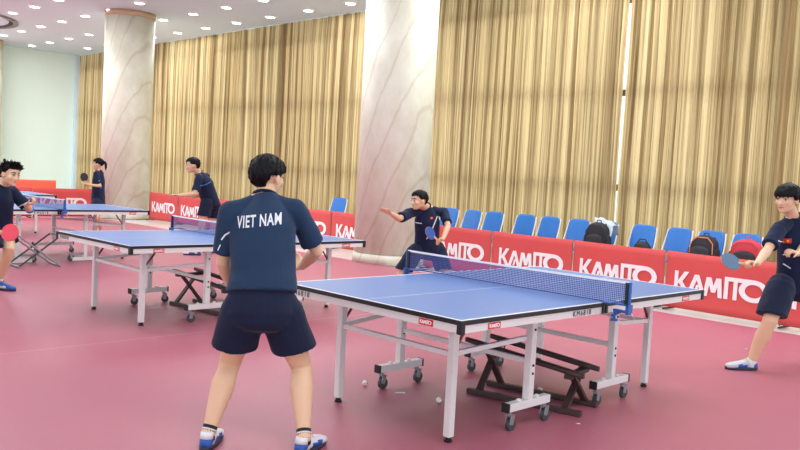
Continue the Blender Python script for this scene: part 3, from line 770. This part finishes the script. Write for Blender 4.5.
def hair_mesh(P, R3, c, s, style, seed):
    """solid hair: a cap thickened over the cranium plus overlapping locks"""
    rnd = random.Random(seed); bm = bmesh.new()
    front = {'short': .062, 'fringe': .036, 'spiky': .066, 'tail': .06, 'mop': .050}[style]
    side = {'short': .012, 'fringe': -.004, 'spiky': .02, 'tail': -.005, 'mop': .008}[style]
    back = {'short': -.045, 'fringe': -.05, 'spiky': -.045, 'tail': -.04, 'mop': -.062}[style]
    top = {'short': .014, 'fringe': .020, 'spiky': .014, 'tail': .008, 'mop': .017}[style]
    def line(az):   # az 0 = forward
        k = abs(az)/math.pi
        if k < .30: return front
        if k < .42: return front+(side-front)*(k-.30)/.12
        if k < .62: return side
        return side+(back-side)*min(1, (k-.62)/.15)
    n, mrow = 48, 26; grid = []
    for j in range(mrow+1):
        th = math.pi*(j/mrow)*.86; row = []
        for i in range(n):
            az = 2*math.pi*i/n; az = az if az <= math.pi else az-2*math.pi
            z = math.cos(th); r = math.sin(th)
            zz = .030+.088*z; lim = line(az)
            g = 1 + (top/.09)*(1 if zz > lim else 0) + .03*noise.noise(V3((math.cos(az)*5, math.sin(az)*5, z*3+seed)))
            if zz < lim: g *= .86
            if style in ('mop', 'short', 'fringe') and zz > lim and zz < lim+.03: g -= .04
            row.append(bm.verts.new(P(.077*g*r*math.sin(az), -.012+.095*g*r*math.cos(az), .030+.088*g*z)))
        grid.append(row)
    for j in range(mrow):
        for i in range(n): bm.faces.new((grid[j][i], grid[j][(i+1) % n], grid[j+1][(i+1) % n], grid[j+1][i]))
    bm.faces.new(grid[-1])
    bmesh.ops.remove_doubles(bm, verts=bm.verts, dist=1e-4)
    nl = {'short': 150, 'fringe': 210, 'spiky': 150, 'tail': 120, 'mop': 260}[style]
    for k in range(nl):
        az = rnd.uniform(-math.pi, math.pi); lim = line(az); zz = rnd.uniform(lim+.004, .105)
        cz = max(-1, min(1, (zz-.030)/.088)); r = math.sqrt(1-cz*cz); g = 1+top/.09*.8
        p0 = V3((.077*g*r*math.sin(az), -.012+.095*g*r*math.cos(az), .030+.088*g*cz))
        nr = V3((r*math.sin(az), r*math.cos(az), cz)).normalized()
        down = V3((math.sin(az)*.5, math.cos(az)*.5, -1)); down = (down-nr*down.dot(nr)).normalized()
        if style == 'spiky':
            dr = (nr*1.0+V3((0, .25, .35))+V3((rnd.uniform(-.3, .3), rnd.uniform(-.3, .3), rnd.uniform(-.2, .3)))).normalized(); L = rnd.uniform(.028, .05)*(1 if zz > .05 else .5)
            pts = [p0-nr*.01, p0+dr*L*.5, p0+dr*L]; rad = [.011, .007, .0015]
        else:
            L = rnd.uniform(.034, .056); dn = (down+V3((rnd.uniform(-.15, .15), rnd.uniform(-.15, .15), 0))).normalized()
            p1 = p0+dn*L*.5-nr*.001; p2 = p0+dn*L-nr*L*.30
            if p2.z < lim-.014: continue
            pts = [p0-dn*.005-nr*.003, p1, p2]; rad = [.009, .008, .0015]
        pts = [P(q.x, q.y, q.z) for q in pts]; tube(bm, pts, [q*s for q in rad], 6)
    if style == 'fringe':
        for k in range(26):
            az = (k/25-.5)*1.7; g = 1.2; x0 = .077*g*math.sin(az)*.98; y0 = -.012+.095*g*math.cos(az)
            zt = .082; zb = rnd.uniform(.018, .032)+abs(az)*.004
            tube(bm, [P(x0*.8, y0*.78, zt), P(x0*.98, y0*.96, .062), P(x0*1.0+rnd.uniform(-.004, .004), y0*.93, zb)], [.011*s, .010*s, .003*s], 6)
    if style == 'tail':
        tube(bm, [P(0, -.105, .035), P(0, -.135, .030), P(0, -.150, -.02), P(.004, -.145, -.08), P(.006, -.135, -.13)], [.020*s, .026*s, .026*s, .020*s, .006*s], 12)
    return bm

def shoe(name, heel, toe_dir, up, mats, parent, base, sc=1.0, laces=None):
    """heel = point on the ground under the heel"""
    f = toe_dir.normalized(); f = (f-up*f.dot(up)).normalized(); x = f.cross(up).normalized()
    Pp = lambda a, b, c_: heel+(x*a+f*b+up*c_)*sc
    bm = bmesh.new(); prof = [(-.022, .024, .045, .045), (-.005, .033, .062, .050), (.03, .036, .078, .05), (.075, .036, .075, .044), (.12, .040, .060, .034), (.165, .046, .050, .028), (.205, .046, .042, .024), (.235, .036, .034, .020), (.250, .018, .026, .017)]
    loft(bm, [(Pp(0, b, .014+h/2), x*w*sc, up*(h/2)*sc) for b, w, h, _ in prof], 20, True, power=2.8)
    tube(bm, [Pp(0, .012, .06), Pp(0, .016, .095)], [.036*sc, .034*sc], 16, round_ends=False)
    bm.faces.ensure_lookup_table()
    cents = [(f_, f_.calc_center_median()) for f_ in bm.faces]
    for f_, c_ in cents:
        l = (c_-heel).dot(f)/sc; h = (c_-heel).dot(up)/sc; lat = abs((c_-heel).dot(x))/sc
        if l < .035 and h < .075: f_.material_index = 1
        elif .085 < l < .15 and lat > .028 and h < .05: f_.material_index = 1
    o = obj(name, bm, [mats[0], mats[1]], parent, True, offset=base)
    bm = bmesh.new(); loft(bm, [(Pp(0, .112, 0.0), x*.046*sc, f*.142*sc), (Pp(0, .112, .008), x*.049*sc, f*.146*sc), (Pp(0, .112, .018), x*.048*sc, f*.145*sc), (Pp(0, .112, .026), x*.042*sc, f*.138*sc)], 28, True, power=2.5)
    obj('sole', bm, mats[2], o, True, offset=base)
    bm = bmesh.new()
    for k in range(4):
        b = .075+.022*k; h = .082-.010*k
        tube(bm, [Pp(-.024, b+.004, h-.014), Pp(-.008, b, h+.004), Pp(.012, b+.008, h+.004), Pp(.026, b+.010, h-.014)], .0032*sc, 6)
    for q in (-1, 1): tube(bm, [Pp(0, .07, .088), Pp(q*.02, .075, .096), Pp(q*.034, .085, .082)], .003*sc, 6)
    obj('laces', bm, laces or mats[0], o, True, offset=base)
    return o

def cloth_disp(amp, seed, freq=7.0):
    def f(co):
        a = noise.noise(V3((co.x*freq, co.y*freq, co.z*freq*.55))+V3((seed, seed*2, 0)))
        b = noise.noise(V3((co.x*freq*2.2, co.y*freq*2.2, co.z*freq*1.1))+V3((0, seed, 5)))
        r = 1-abs(noise.noise(V3((co.x*freq*.8+co.z*3, co.y*freq*.8, co.z*freq*.9-co.x*4))+V3((seed, 3, 1))))*2
        return amp*(a*.7+b*.35+r*.35)
    return f

class Person: pass
def person(label, j, base, style='short', voxel=.007, skin='skin', shirt='shirt_navy', seed=1, sc=1.0, shoe_m=None, laces=None, sock='sock_white', female=False, face=True, legs=True, shorts_len=.62, hs=1.0, shirt_w=1.0, back_arch=.0, short_w=1.0, hem=-.17, leg_w=1.0):
    """j: dict of world joints. L/R are the person's own left and right."""
    p = Person(); U_A, F_A, TH_, SH_ = .285*sc, .25*sc, .415*sc, .405*sc
    base = V3((base[0], base[1], 0))
    hip = (j['hipL']+j['hipR'])/2; sh = (j['shL']+j['shR'])/2
    side_h = (j['hipR']-j['hipL']).normalized(); side_s = (j['shR']-j['shL']).normalized()
    spine = (sh-hip)
    fw_h = spine.normalized().cross(side_h).normalized(); fw_s = spine.normalized().cross(side_s).normalized()
    p.fw = fw_s
    if fw_h.length < .1: fw_h = fw_s
    def ring(t, w, d, off=0.0, extra=1.0):
        s_ = (side_h.lerp(side_s, max(0, min(1, t)))).normalized(); f_ = (fw_h.lerp(fw_s, max(0, min(1, t)))).normalized()
        bulge = -back_arch*math.sin(math.pi*max(0, min(1, t)))
        c = hip+spine*t+f_*(off+bulge)
        return (c, s_*w*sc*extra, f_*d*sc*extra)
    el, wr = {}, {}; kn, an = {}, {}
    for s_ in 'LR':
        el[s_], wr[s_] = ik(j['sh'+s_], j['wr'+s_], U_A, F_A, j['el'+s_])
        if legs: kn[s_], an[s_] = ik(j['hip'+s_], j['an'+s_], TH_, SH_, j['kn'+s_])
    p.wr, p.el, p.kn, p.an = wr, el, kn, an
    bm = bmesh.new()
    fem = .93 if female else 1.0
    loft(bm, [ring(-.20, .10, .08), ring(-.12, .145, .10), ring(.0, .155, .105), ring(.25, .13, .09), ring(.5, .135*fem, .095), ring(.78, .150*fem, .10), ring(.95, .125*fem, .082), ring(1.04, .07, .06)], 24)
    neck = j['neck']; head = j['head']; hf = j['face'].normalized(); hu = j.get('hup', (head-neck)).normalized()
    Pn = head-hu*.035-hf*.012
    tube(bm, [sh+(neck-sh)*.3, neck, Pn], [.068*sc, .055*sc*fem, .054*sc*fem], 16)
    for s_ in 'LR':
        S0 = j['sh'+s_]
        tube(bm, [neck.lerp(S0, .25), neck.lerp(S0, .6)-UP*.012, S0], [.045*sc, .048*sc, .05*sc], 14)
        d1 = (el[s_]-S0); d2 = wr[s_]-el[s_]
        k = .86 if female else 1.0
        tube(bm, [S0, S0+d1*.3, S0+d1*.7, el[s_], el[s_]+d2*.25, el[s_]+d2*.65, wr[s_]], [q*sc*k for q in (.052, .047, .041, .038, .042, .033, .026)], 16)
        hd = j.get('hd'+s_, d2); hn = j.get('hn'+s_, UP*-1); sd = j.get('hs'+s_, fw_s)
        hand(bm, wr[s_]+hd.normalized()*.004, hd, hn, sd, j.get('curl'+s_, .4), j.get('th'+s_, .6), sc*1.0)
        if legs:
            H0 = j['hip'+s_]; d1 = kn[s_]-H0; d2 = an[s_]-kn[s_]; cf = (d1.normalized()-d2.normalized()); cf = cf.normalized()*-1 if cf.length > .05 else -fw_h
            k = .94 if female else 1.0
            tube(bm, [H0+d1*-.02, H0+d1*.2, H0+d1*.55, H0+d1*.88, kn[s_], kn[s_]+d2*.12, kn[s_]+d2*.32+cf*.012, kn[s_]+d2*.62+cf*.008, kn[s_]+d2*.88, an[s_]], [q*sc*k*leg_w for q in (.068, .082, .074, .058, .055, .052, .060, .047, .035, .036)], 18)
            tube(bm, [an[s_], an[s_]-UP*.05], [.036*sc, .038*sc], 12)
    P, R3 = head_parts(bm, head, hf, hu, hs)
    me = fuse(bm, voxel, 3)
    for v in me.vertices: v.co -= base
    body = link_mesh('person', me, M[skin], None, True); body.location = base; tag(body, label, 'person'); p.body = body; p.base = base
    # hair
    obj('hair', hair_mesh(P, R3, head, hs, style, seed), M['hair'], body, True, offset=base)
    if face:
        for q in (-1, 1):
            bm = bmesh.new(); ell(bm, P(q*.031, .0790, .004), (.0145*hs, .008*hs, .0062*hs), R3 @ Matrix.Rotation(-q*.3, 3, 'Z'), seg=14); e = obj('eye', bm, M['eye'], body, True, offset=base)
            bm = bmesh.new(); ell(bm, P(q*.031, .0846, .004), (.0066*hs, .004*hs, .0064*hs), R3, seg=12); obj('iris', bm, M['iris'], e, True, offset=base)
            bm = bmesh.new(); tube(bm, [P(q*.016, .0865, .012), P(q*.031, .0865, .0135), P(q*.047, .074, .008)], [.0022*hs, .003*hs, .0015*hs], 6); obj('eyelid', bm, M['hair'], e, True, offset=base)
            bm = bmesh.new(); tube(bm, [P(q*.014, .087, .029), P(q*.032, .085, .035), P(q*.052, .068, .029)], [.0042*hs, .0046*hs, .002*hs], 8); obj('eyebrow', bm, M['hair'], body, True, offset=base)
        bm = bmesh.new(); tube(bm, [P(-.023, .083, -.059), P(0, .0935, -.0585), P(.023, .083, -.059)], [.002*hs, .0052*hs, .002*hs], 8, flat=1.0); obj('lips', bm, M['lips'], body, True, offset=base)
    # jersey
    bm = bmesh.new(); w = shirt_w
    loft(bm, [ring(hem, .188*w, .146*w), ring(hem+.10, .182*w, .140*w), ring(.32, .170*w, .130*w), ring(.5, .168*w, .127*w), ring(.78, .174*w*fem, .124*w), ring(.93, .150*w*fem, .105*w), (sh.lerp(neck, .45), side_s*.105*sc*fem, fw_s*.085*sc), (neck+(neck-sh).normalized()*.012, side_s*.070*sc*fem, fw_s*.068*sc)], 32)
    for s_ in 'LR':
        S0 = j['sh'+s_]; d1 = el[s_]-S0; k = .88 if female else 1.0
        tube(bm, [neck.lerp(S0, .30)-UP*.012, neck.lerp(S0, .65)-UP*.012, S0], [.052*sc, .056*sc, .064*sc*k], 16)
        x_, y_, z_ = basis(d1); L1 = .80
        loft(bm, [(S0-d1*.06, x_*.055*sc*k, y_*.055*sc*k), (S0+d1*.1, x_*.066*sc*k, y_*.066*sc*k), (S0+d1*.45, x_*.064*sc*k, y_*.064*sc*k), (S0+d1*L1, x_*.067*sc*k, y_*.067*sc*k)], 20)
    me = fuse(bm, max(.007, voxel), 3, cloth_disp(.010, seed)); p.shirt_bvh = BVHTree.FromPolygons([v.co.copy() for v in me.vertices], [tuple(q.vertices) for q in me.polygons])
    for v in me.vertices: v.co -= base
    p.shirt = link_mesh('shirt', me, M[shirt], body, True)
    # collar
    bm = bmesh.new(); nd = (Pn-neck).normalized(); x_, y_, z_ = basis(nd); cc = neck+(neck-sh).normalized()*.012; r0 = .064*sc*fem; x_, y_, z_ = basis(((neck-sh).normalized()+nd).normalized())
    for i in range(24):
        a0, a1 = 2*math.pi*i/24, 2*math.pi*(i+1)/24
        q0 = cc+x_*r0*math.cos(a0)+y_*r0*math.sin(a0); q1 = cc+x_*r0*math.cos(a1)+y_*r0*math.sin(a1); cyl(bm, q0, q1, .009, 8)
    obj('collar', bm, M['shorts'], p.shirt, True, offset=base)
    if legs:
        bm = bmesh.new(); w = short_w
        loft(bm, [ring(max(.14, hem+.10), .150*w, .112*w), ring(-.02, .172*w, .128*w), ring(-.12, .178*w, .13*w), ring(-.24, .150*w, .11*w), ring(-.30, .10*w, .08*w)], 28)
        for s_ in 'LR':
            H0 = j['hip'+s_]; d1 = kn[s_]-H0; x_, y_, z_ = basis(d1)
            ell(bm, H0+d1*.05, (.096*w, .096*w, .096*w)); z2 = z_.lerp(V3((0, 0, -1)), .55).normalized(); xe = x_; ye = (y_-z2*y_.dot(z2)).normalized()
            loft(bm, [(H0-d1*.05, x_*.085*w, y_*.085*w), (H0+d1*.12, x_*.106*w, y_*.106*w), (H0+d1*.4, x_*.108*w, y_*.108*w), (H0+d1*(shorts_len-.04), xe*.112*w, ye*.112*w), (H0+d1*shorts_len, xe*.113*w, ye*.113*w)], 24)
        me = fuse(bm, max(.008, voxel), 2, cloth_disp(.011, seed+9, 6.0))
        for v in me.vertices: v.co -= base
        p.shorts = link_mesh('shorts', me, M['shorts'], body, True)
        for s_ in 'LR':
            toe = j.get('toe'+s_, fw_h); A = an[s_]; t2 = V3((toe.x, toe.y, 0)).normalized(); heel = V3((A.x, A.y, 0))-t2*.035
            bm = bmesh.new(); dn = (kn[s_]-A).normalized(); tube(bm, [A-UP*.03, A, A+dn*.045], [.039*sc, .039*sc, .041*sc], 16, round_ends=False); sk = obj('sock', bm, M[sock], body, True, offset=base)
            if sock == 'sock_dark':
                bm = bmesh.new(); tube(bm, [A+dn*.020, A+dn*.027], .0425*sc, 16, round_ends=False); obj('stripe', bm, M['sock_white'], sk, True, offset=base)
            sm = shoe_m or ('shoe_white', 'shoe_blue', 'sole_dark')
            shoe('shoe', heel, t2, UP, [M[q] for q in sm], body, base, 1.0*sc, M[laces] if laces else None)
    return p

def decal(p, name, bm, origin, X, Y, m, toward, off=.003, parent=None, cut=.02):
    """lay flat print onto the jersey: project along `toward`"""
    X = X.normalized(); Y = Y.normalized(); 
    bmesh.ops.triangulate(bm, faces=bm.faces[:])
    for _ in range(5):
        es = [e for e in bm.edges if e.calc_length() > cut]
        if not es: break
        bmesh.ops.subdivide_edges(bm, edges=es, cuts=1); bmesh.ops.triangulate(bm, faces=bm.faces[:])
    t = toward.normalized(); last = None
    for v in bm.verts:
        q = origin+X*v.co.x+Y*v.co.y; h = v.co.z
        hit = p.shirt_bvh.ray_cast(q-t*.4, t, 1.0)
        v.co = (hit[0] if hit[0] is not None else q) - t*(off+h)
    return obj(name, bm, m, parent or p.shirt, False, offset=p.base)

def flat_poly(pts):
    bm = bmesh.new(); bm.faces.new([bm.verts.new((x, y, 0)) for x, y in pts]); return bm
def flat_line(p0, p1, w):
    a, b = V3((p0[0], p0[1], 0)), V3((p1[0], p1[1], 0)); n = (b-a).normalized().cross(UP)*w/2
    return flat_poly([(q.x, q.y) for q in (a+n, b+n, b-n, a-n)])
def star(r):
    return flat_poly([((r if i % 2 == 0 else r*.4)*math.sin(math.pi*i/5), (r if i % 2 == 0 else r*.4)*math.cos(math.pi*i/5)) for i in range(10)])

def racket(grip, d, n, label, front, back, sc=1.0):
    """grip = middle of the handle, d = handle -> blade, n = normal of the front rubber"""
    d = d.normalized(); n = (n-d*n.dot(d)).normalized(); x = d.cross(n)
    R3 = Matrix((x, d, n)).transposed().to_4x4(); R3.translation = grip
    root = bpy.data.objects.new('table_tennis_racket', None); C.objects.link(root); root.matrix_world = R3; tag(root, label, 'racket')
    def blade(z0, z1, k):
        bm = bmesh.new(); rr = []
        for z in (z0, z1):
            rr.append([bm.verts.new((.076*sc*k*math.cos(2*math.pi*i/40), .125*sc+.081*sc*k*math.sin(2*math.pi*i/40), z)) for i in range(40)])
        for i in range(40): bm.faces.new((rr[0][i], rr[0][(i+1) % 40], rr[1][(i+1) % 40], rr[1][i]))
        bm.faces.new(rr[0]); bm.faces.new(rr[1]); return bm
    obj('blade', blade(-.003, .003, 1.0), M['ply'], root)
    obj('front_rubber', blade(.003, .007, .985), M[front], root)
    obj('back_rubber', blade(-.007, -.003, .985), M[back], root)
    bm = bmesh.new(); loft(bm, [(V3((0, -.05, 0)), V3((.017, 0, 0)), V3((0, 0, .012))), (V3((0, .0, 0)), V3((.013, 0, 0)), V3((0, 0, .011))), (V3((0, .05, 0)), V3((.015, 0, 0)), V3((0, 0, .009))), (V3((0, .075, 0)), V3((.022, 0, 0)), V3((0, 0, .006)))], 16, True, power=3); obj('handle', bm, M['ply'], root, True)
    return root

# --- the back view player in the VIET NAM shirt
J = dict(hipL=at(245, 303, 4.22), hipR=at(278, 304, 4.30), shL=at(230, 213, 4.33), shR=at(295.5, 210, 4.43),
         neck=at(265, 197, 4.43), head=at(268, 177.5, 4.47), face=V3((.50, .80, -.10)), hup=V3((.03, .08, 1)),
         wrL=at(234, 292, 4.52), elL=at(180, 262, 4.0), wrR=at(302, 266, 4.72), elR=at(380, 262, 4.2),
         hnL=V3((.6, 0, .5)), hnR=V3((-.6, 0, .4)), hdL=V3((.5, .8, .2)), hdR=V3((-.4, 1, .2)),
         anL=at(208, 434, 4.20), anR=at(304, 438, 4.20), knL=at(236, 365, 5.0), knR=at(330, 365, 4.9), toeL=V3((.05, 1, 0)), toeR=V3((.45, 1, 0)))
p1 = person('back view player in a dark teal VIET NAM shirt beside the foreground table', J, (J['anL']+J['anR'])/2, 'mop', .006, 'skin', 'shirt_teal', 2, .97, ('shoe_white', 'shoe_blue', 'sole_dark'), None, 'sock_dark', face=True, hs=.98, shirt_w=1.06, back_arch=.02, short_w=1.10, shorts_len=.69, hem=.12, leg_w=1.12)
Xt = (at(281, 218.8, 4.3)-at(234, 223.6, 4.2)).normalized(); Yt = Xt.cross((Xt.cross(UP)).normalized()).normalized()*-1
Yt = Yt if Yt.z > 0 else -Yt
bm = text_mesh('VIET NAM', .086, .0020, .0, 1.10, .61)
decal(p1, 'back_lettering', bm, at(257.5, 221.5, 4.2), Xt, Yt, M['white_print'], V3((0, 1, 0)), cut=.012)
def sleeve_arc(p, pts, w, m, toward, name='sleeve_stripe'):
    """a thin printed line through world points lying over the jersey"""
    bm = bmesh.new(); t = toward.normalized(); n = 10
    P_ = []
    for a, b in zip(pts[:-1], pts[1:]):
        for k in range(n): P_.append(a.lerp(b, k/n))
    P_.append(pts[-1]); row = None
    for i, q in enumerate(P_):
        tg = (P_[min(i+1, len(P_)-1)]-P_[max(i-1, 0)]).normalized(); sd = tg.cross(t).normalized()*w/2; r = []
        for e in (-1, 1):
            h = p.shirt_bvh.ray_cast(q+sd*e-t*.3, t, .8)
            if h[0] is None: r = None; break
            r.append(h[0]-t*.003)
        if r is None: row = None; continue
        r = [bm.verts.new(x) for x in r]
        if row: bm.faces.new((row[0], row[1], r[1], r[0]))
        row = r
    if not bm.faces: bm.free(); return None
    return obj(name, bm, m, p.shirt, False, offset=p.base)
fwd = V3((0, 1, 0)); t2 = fwd
sleeve_arc(p1, [at(227, 233, 4.2), at(222, 236, 4.2), at(218, 241, 4.2)], .008, M['white_print'], fwd)
sleeve_arc(p1, [at(217, 246, 4.2), at(214, 252, 4.2)], .006, M['white_print'], fwd)

# --- the player at the right edge
J = dict(hipL=at(808, 283, 7.3), hipR=at(782, 284, 7.0), shL=at(814, 226, 7.2), shR=at(779, 229, 6.95),
         neck=at(793, 218, 7.03), head=at(787, 199.5, 6.94), face=V3((-.80, -.62, -.08)), hup=V3((-.06, -.10, 1)),
         wrR=at(757, 264, 6.62), elR=at(790, 300, 7.4), wrL=at(785, 276, 6.55), elL=at(840, 275, 7.3),
         hdR=V3((-.95, -.25, .12)), hnR=V3((.1, -.3, -1)), hsR=V3((-.2, -.6, .8)), curlR=1.1, hdL=V3((-.9, -.35, .25)), hnL=V3((0, .2, -1)), hsL=V3((0, -1, .3)), curlL=.8,
         anR=at(750, 364, 6.86), anL=at(840, 372, 7.3), knR=at(790, 330, 5.6), knL=at(830, 330, 6.7), toeR=V3((-1, -.12, 0)), toeL=V3((-1, -.5, 0)))
p2 = person('right edge player in navy holding out a slate blue racket, flag patch on chest', J, (J['anL']+J['anR'])/2, 'fringe', .0065, 'skin', 'shirt_navy', 5, 1.0, ('shoe_grey', 'shoe_blue', 'sole_dark'), 'lace_green', 'sock_white', hs=1.05, shorts_len=.84, short_w=1.12, shirt_w=1.08, leg_w=1.08)
racket(p2.wr['R']+V3((-.105, -.02, -.008)), V3((-1, -.15, .14)), V3((.15, -.75, .62)), 'slate blue racket held out by the player at the right edge', 'rubber_slate', 'rubber_red', 1.05)
def flag(p, o_, X, w, tw):
    decal(p, 'flag_patch', flat_poly([(-w/2, -w/3), (w/2, -w/3), (w/2, w/3), (-w/2, w/3)]), o_, X, UP, M['flag_red'], tw, .003, cut=.02)
    decal(p, 'flag_star', star(w*.24), o_, X, UP, M['flag_yellow'], tw, .0055, cut=.02)
Xs = (J['shL']-J['shR']).normalized()
flag(p2, at(797, 242.5, 6.8), Xs, .062, t2)
sleeve_arc(p2, [at(777, 240.5, 6.8), at(784, 242.5, 6.8), at(794, 243.5, 6.8)], .008, M['white_print'], t2, 'chest_line')
sleeve_arc(p2, [at(801, 251, 6.8), at(786, 267, 6.8)], .008, M['white_print'], t2, 'chest_line')
sleeve_arc(p2, [at(790, 262, 6.8), at(801, 271, 6.8)], .008, M['white_print'], t2, 'chest_line')

# --- the player by the marble pillar reaching out his hand
J = dict(hipL=at(437, 247, 10.55), hipR=at(417, 249, 10.35), shL=at(444, 212, 10.45), shR=at(410, 213, 10.15),
         neck=at(426, 207.5, 10.25), head=at(419, 200.5, 10.08), face=V3((-.86, -.50, -.10)), hup=V3((-.25, -.12, 1)),
         wrR=at(391, 213.5, 9.70), elR=at(398, 240, 10.0), wrL=at(443, 239, 10.05), elL=at(490, 205, 10.4),
         hdR=V3((-.8, -.4, .35)), hnR=V3((-.4, -.6, -.3)), hsR=V3((.2, 0, 1)), curlR=.12, hdL=V3((-.75, -.3, -.3)), hnL=V3((.2, -.5, -.6)), hsL=V3((-.5, -.5, .5)), curlL=1.0,
         anR=at(400, 296, 10.5), anL=at(452, 296, 10.6), knR=at(394, 262, 9.9), knL=at(440, 262, 9.8), toeR=V3((-1, -.5, 0)), toeL=V3((-.6, -1, 0)))
p3 = person('player crouching by the marble pillar with one open hand reached out', J, (J['anL']+J['anR'])/2, 'short', .008, 'skin2', 'shirt_navy', 8, .98, None, None, 'sock_white', hs=1.03, shorts_len=.8, shirt_w=1.05, hem=-.1)
racket(p3.wr['L']+V3((-.075, -.05, -.01)), V3((-.55, -.3, .5)), V3((.75, -.6, .3)), 'blue racket held low by the player crouching by the marble pillar', 'rubber_blue', 'rubber_black', 1.05)
flag(p3, at(432, 218.5, 10.1), (J['shL']-J['shR']).normalized(), .045, t2)
sleeve_arc(p3, [at(412, 222.5, 10.1), at(422, 224, 10.1)], .012, M['white_print'], t2, 'chest_line')
sleeve_arc(p3, [at(438, 217, 10.1), at(433, 229, 10.1), at(427, 240, 10.1)], .012, M['white_print'], t2, 'chest_line')

# --- the bending player at the far side
J = dict(hipL=at(207, 201, 13.45), hipR=at(214, 203, 13.75), shL=at(199, 178, 13.25), shR=at(206, 176.5, 13.6),
         neck=at(199.5, 173.5, 13.4), head=at(192.5, 165.5, 13.3), face=V3((-.96, -.22, -.12)), hup=V3((-.25, 0, 1)),
         wrL=at(179, 195.5, 13.1), elL=at(196, 200, 13.1), wrR=at(192, 197, 13.45), elR=at(212, 200, 13.7),
         hdL=V3((-1, -.1, .03)), hnL=V3((0, -.3, -1)), hsL=V3((0, -1, .4)), curlL=.4, curlR=.8, hdR=V3((-.8, -.4, .3)),
         anL=at(197, 250, 13.4), anR=at(216, 248, 13.9), knL=at(196, 226, 12.9), knR=at(210, 226, 13.5), toeL=V3((-1, -.25, 0)), toeR=V3((-1, -.1, 0)))
p4 = person('player in navy leaning forward with both arms out before the far red barrier', J, (J['anL']+J['anR'])/2, 'short', .009, 'skin2', 'shirt_navy', 11, 1.0, None, None, 'sock_white', hs=1.08, hem=-.22, shirt_w=1.05)
sleeve_arc(p4, [at(208, 181, 13.1), at(203, 184.5, 13.1), at(199, 186, 13.1)], .014, M['blue_print'], t2)

# --- the girl holding a black racket
J = dict(hipL=at(96.5, 202, 15.75), hipR=at(100, 202, 16.0), shL=at(96, 174, 15.70), shR=at(101, 173.5, 16.0),
         neck=at(99, 171, 15.87), head=at(98, 164, 15.84), face=V3((-.97, -.12, -.10)), hup=V3((.04, 0, 1)),
         wrL=at(88, 184.5, 15.55), elL=at(99, 192, 15.6), wrR=at(90, 184.5, 15.75), elR=at(104, 190, 16.1),
         hdL=V3((-1, .1, .1)), hnL=V3((0, .2, 1)), hsL=V3((0, -1, 0)), curlL=.35, hdR=V3((-1, .0, .2)), curlR=1.0, hnR=V3((0, -.9, -.2)),
         anL=at(95.5, 232, 15.75), anR=at(100.5, 231.5, 16.0), knL=at(95, 218, 15.2), knR=at(97, 218, 15.5), toeL=V3((-1, -.2, 0)), toeR=V3((-1, .1, 0)))
p5 = person('girl with a ponytail in navy and blue holding a black racket by the far pillar', J, (J['anL']+J['anR'])/2, 'tail', .009, 'skin2', 'shirt_navy', 14, .90, None, None, 'sock_white', female=True, hs=.98, shorts_len=.6)
racket(p5.wr['R']+V3((-.075, -.03, .01)), V3((-.2, 0, .9)), V3((-.2, -1, .1)), 'black racket held up by the girl beside the far pillar', 'rubber_black', 'rubber_red', 1.05)
sleeve_arc(p5, [at(94, 186, 15.5), at(98, 189, 15.5), at(103, 187, 15.5)], .03, M['blue_print'], t2, 'blue_panel')
sleeve_arc(p5, [at(96, 181, 15.5), at(101, 180, 15.5)], .015, M['blue_print'], t2, 'sleeve_stripe')

# --- the spiky haired player at the left edge
J = dict(hipL=at(6, 228, 9.1), hipR=at(-8, 230, 8.8), shL=at(11, 191, 8.95), shR=at(-12, 191, 8.6),
         neck=at(3, 185.5, 8.8), head=at(10.5, 174.5, 8.72), face=V3((.90, -.42, -.14)), hup=V3((.25, -.05, 1)),
         wrL=at(26, 205, 8.78), elL=at(24, 206, 9.8), wrR=at(-8, 244, 8.2), elR=at(-30, 222, 8.5),
         hdL=V3((.8, -.1, .25)), hnL=V3((-.2, 0, 1)), hsL=V3((0, -1, .3)), curlL=.8, hdR=V3((.9, -.3, -.1)), hnR=V3((0, .3, -1)), hsR=V3((0, -1, .2)), curlR=1.1,
         anL=at(-1, 281, 8.88), anR=at(-24, 291, 8.5), knL=at(20, 248, 8.4), knR=at(0, 262, 8.3), toeL=V3((1, -.25, 0)), toeR=V3((1, -.3, 0)))
p6 = person('spiky haired player lunging in at the left edge with a blue wristband', J, (J['anL']+J['anR'])/2, 'spiky', .0075, 'skin', 'shirt_navy', 17, .98, ('shoe_blue', 'shoe_white', 'sole_dark'), None, 'sock_white', hs=1.06, shorts_len=.62, leg_w=1.12)
racket(p6.wr['R']+V3((.075, -.03, -.01)), V3((1, -.15, -.02)), V3((.12, -1, .25)), 'red racket held low at the left edge by the spiky haired player', 'rubber_red', 'rubber_black', 1.2)
a, b = p6.el['L'], p6.wr['L']; bm = bmesh.new(); tube(bm, [a.lerp(b, .02), a.lerp(b, .22)], [.047, .048], 18, round_ends=False); o = obj('elbow_band', bm, M['wristband'], p6.body, True, offset=p6.base)
sleeve_arc(p6, [at(2, 209, 8.6), at(10, 205, 8.6), at(18, 199, 8.6)], .010, M['white_print'], t2, 'chest_line')
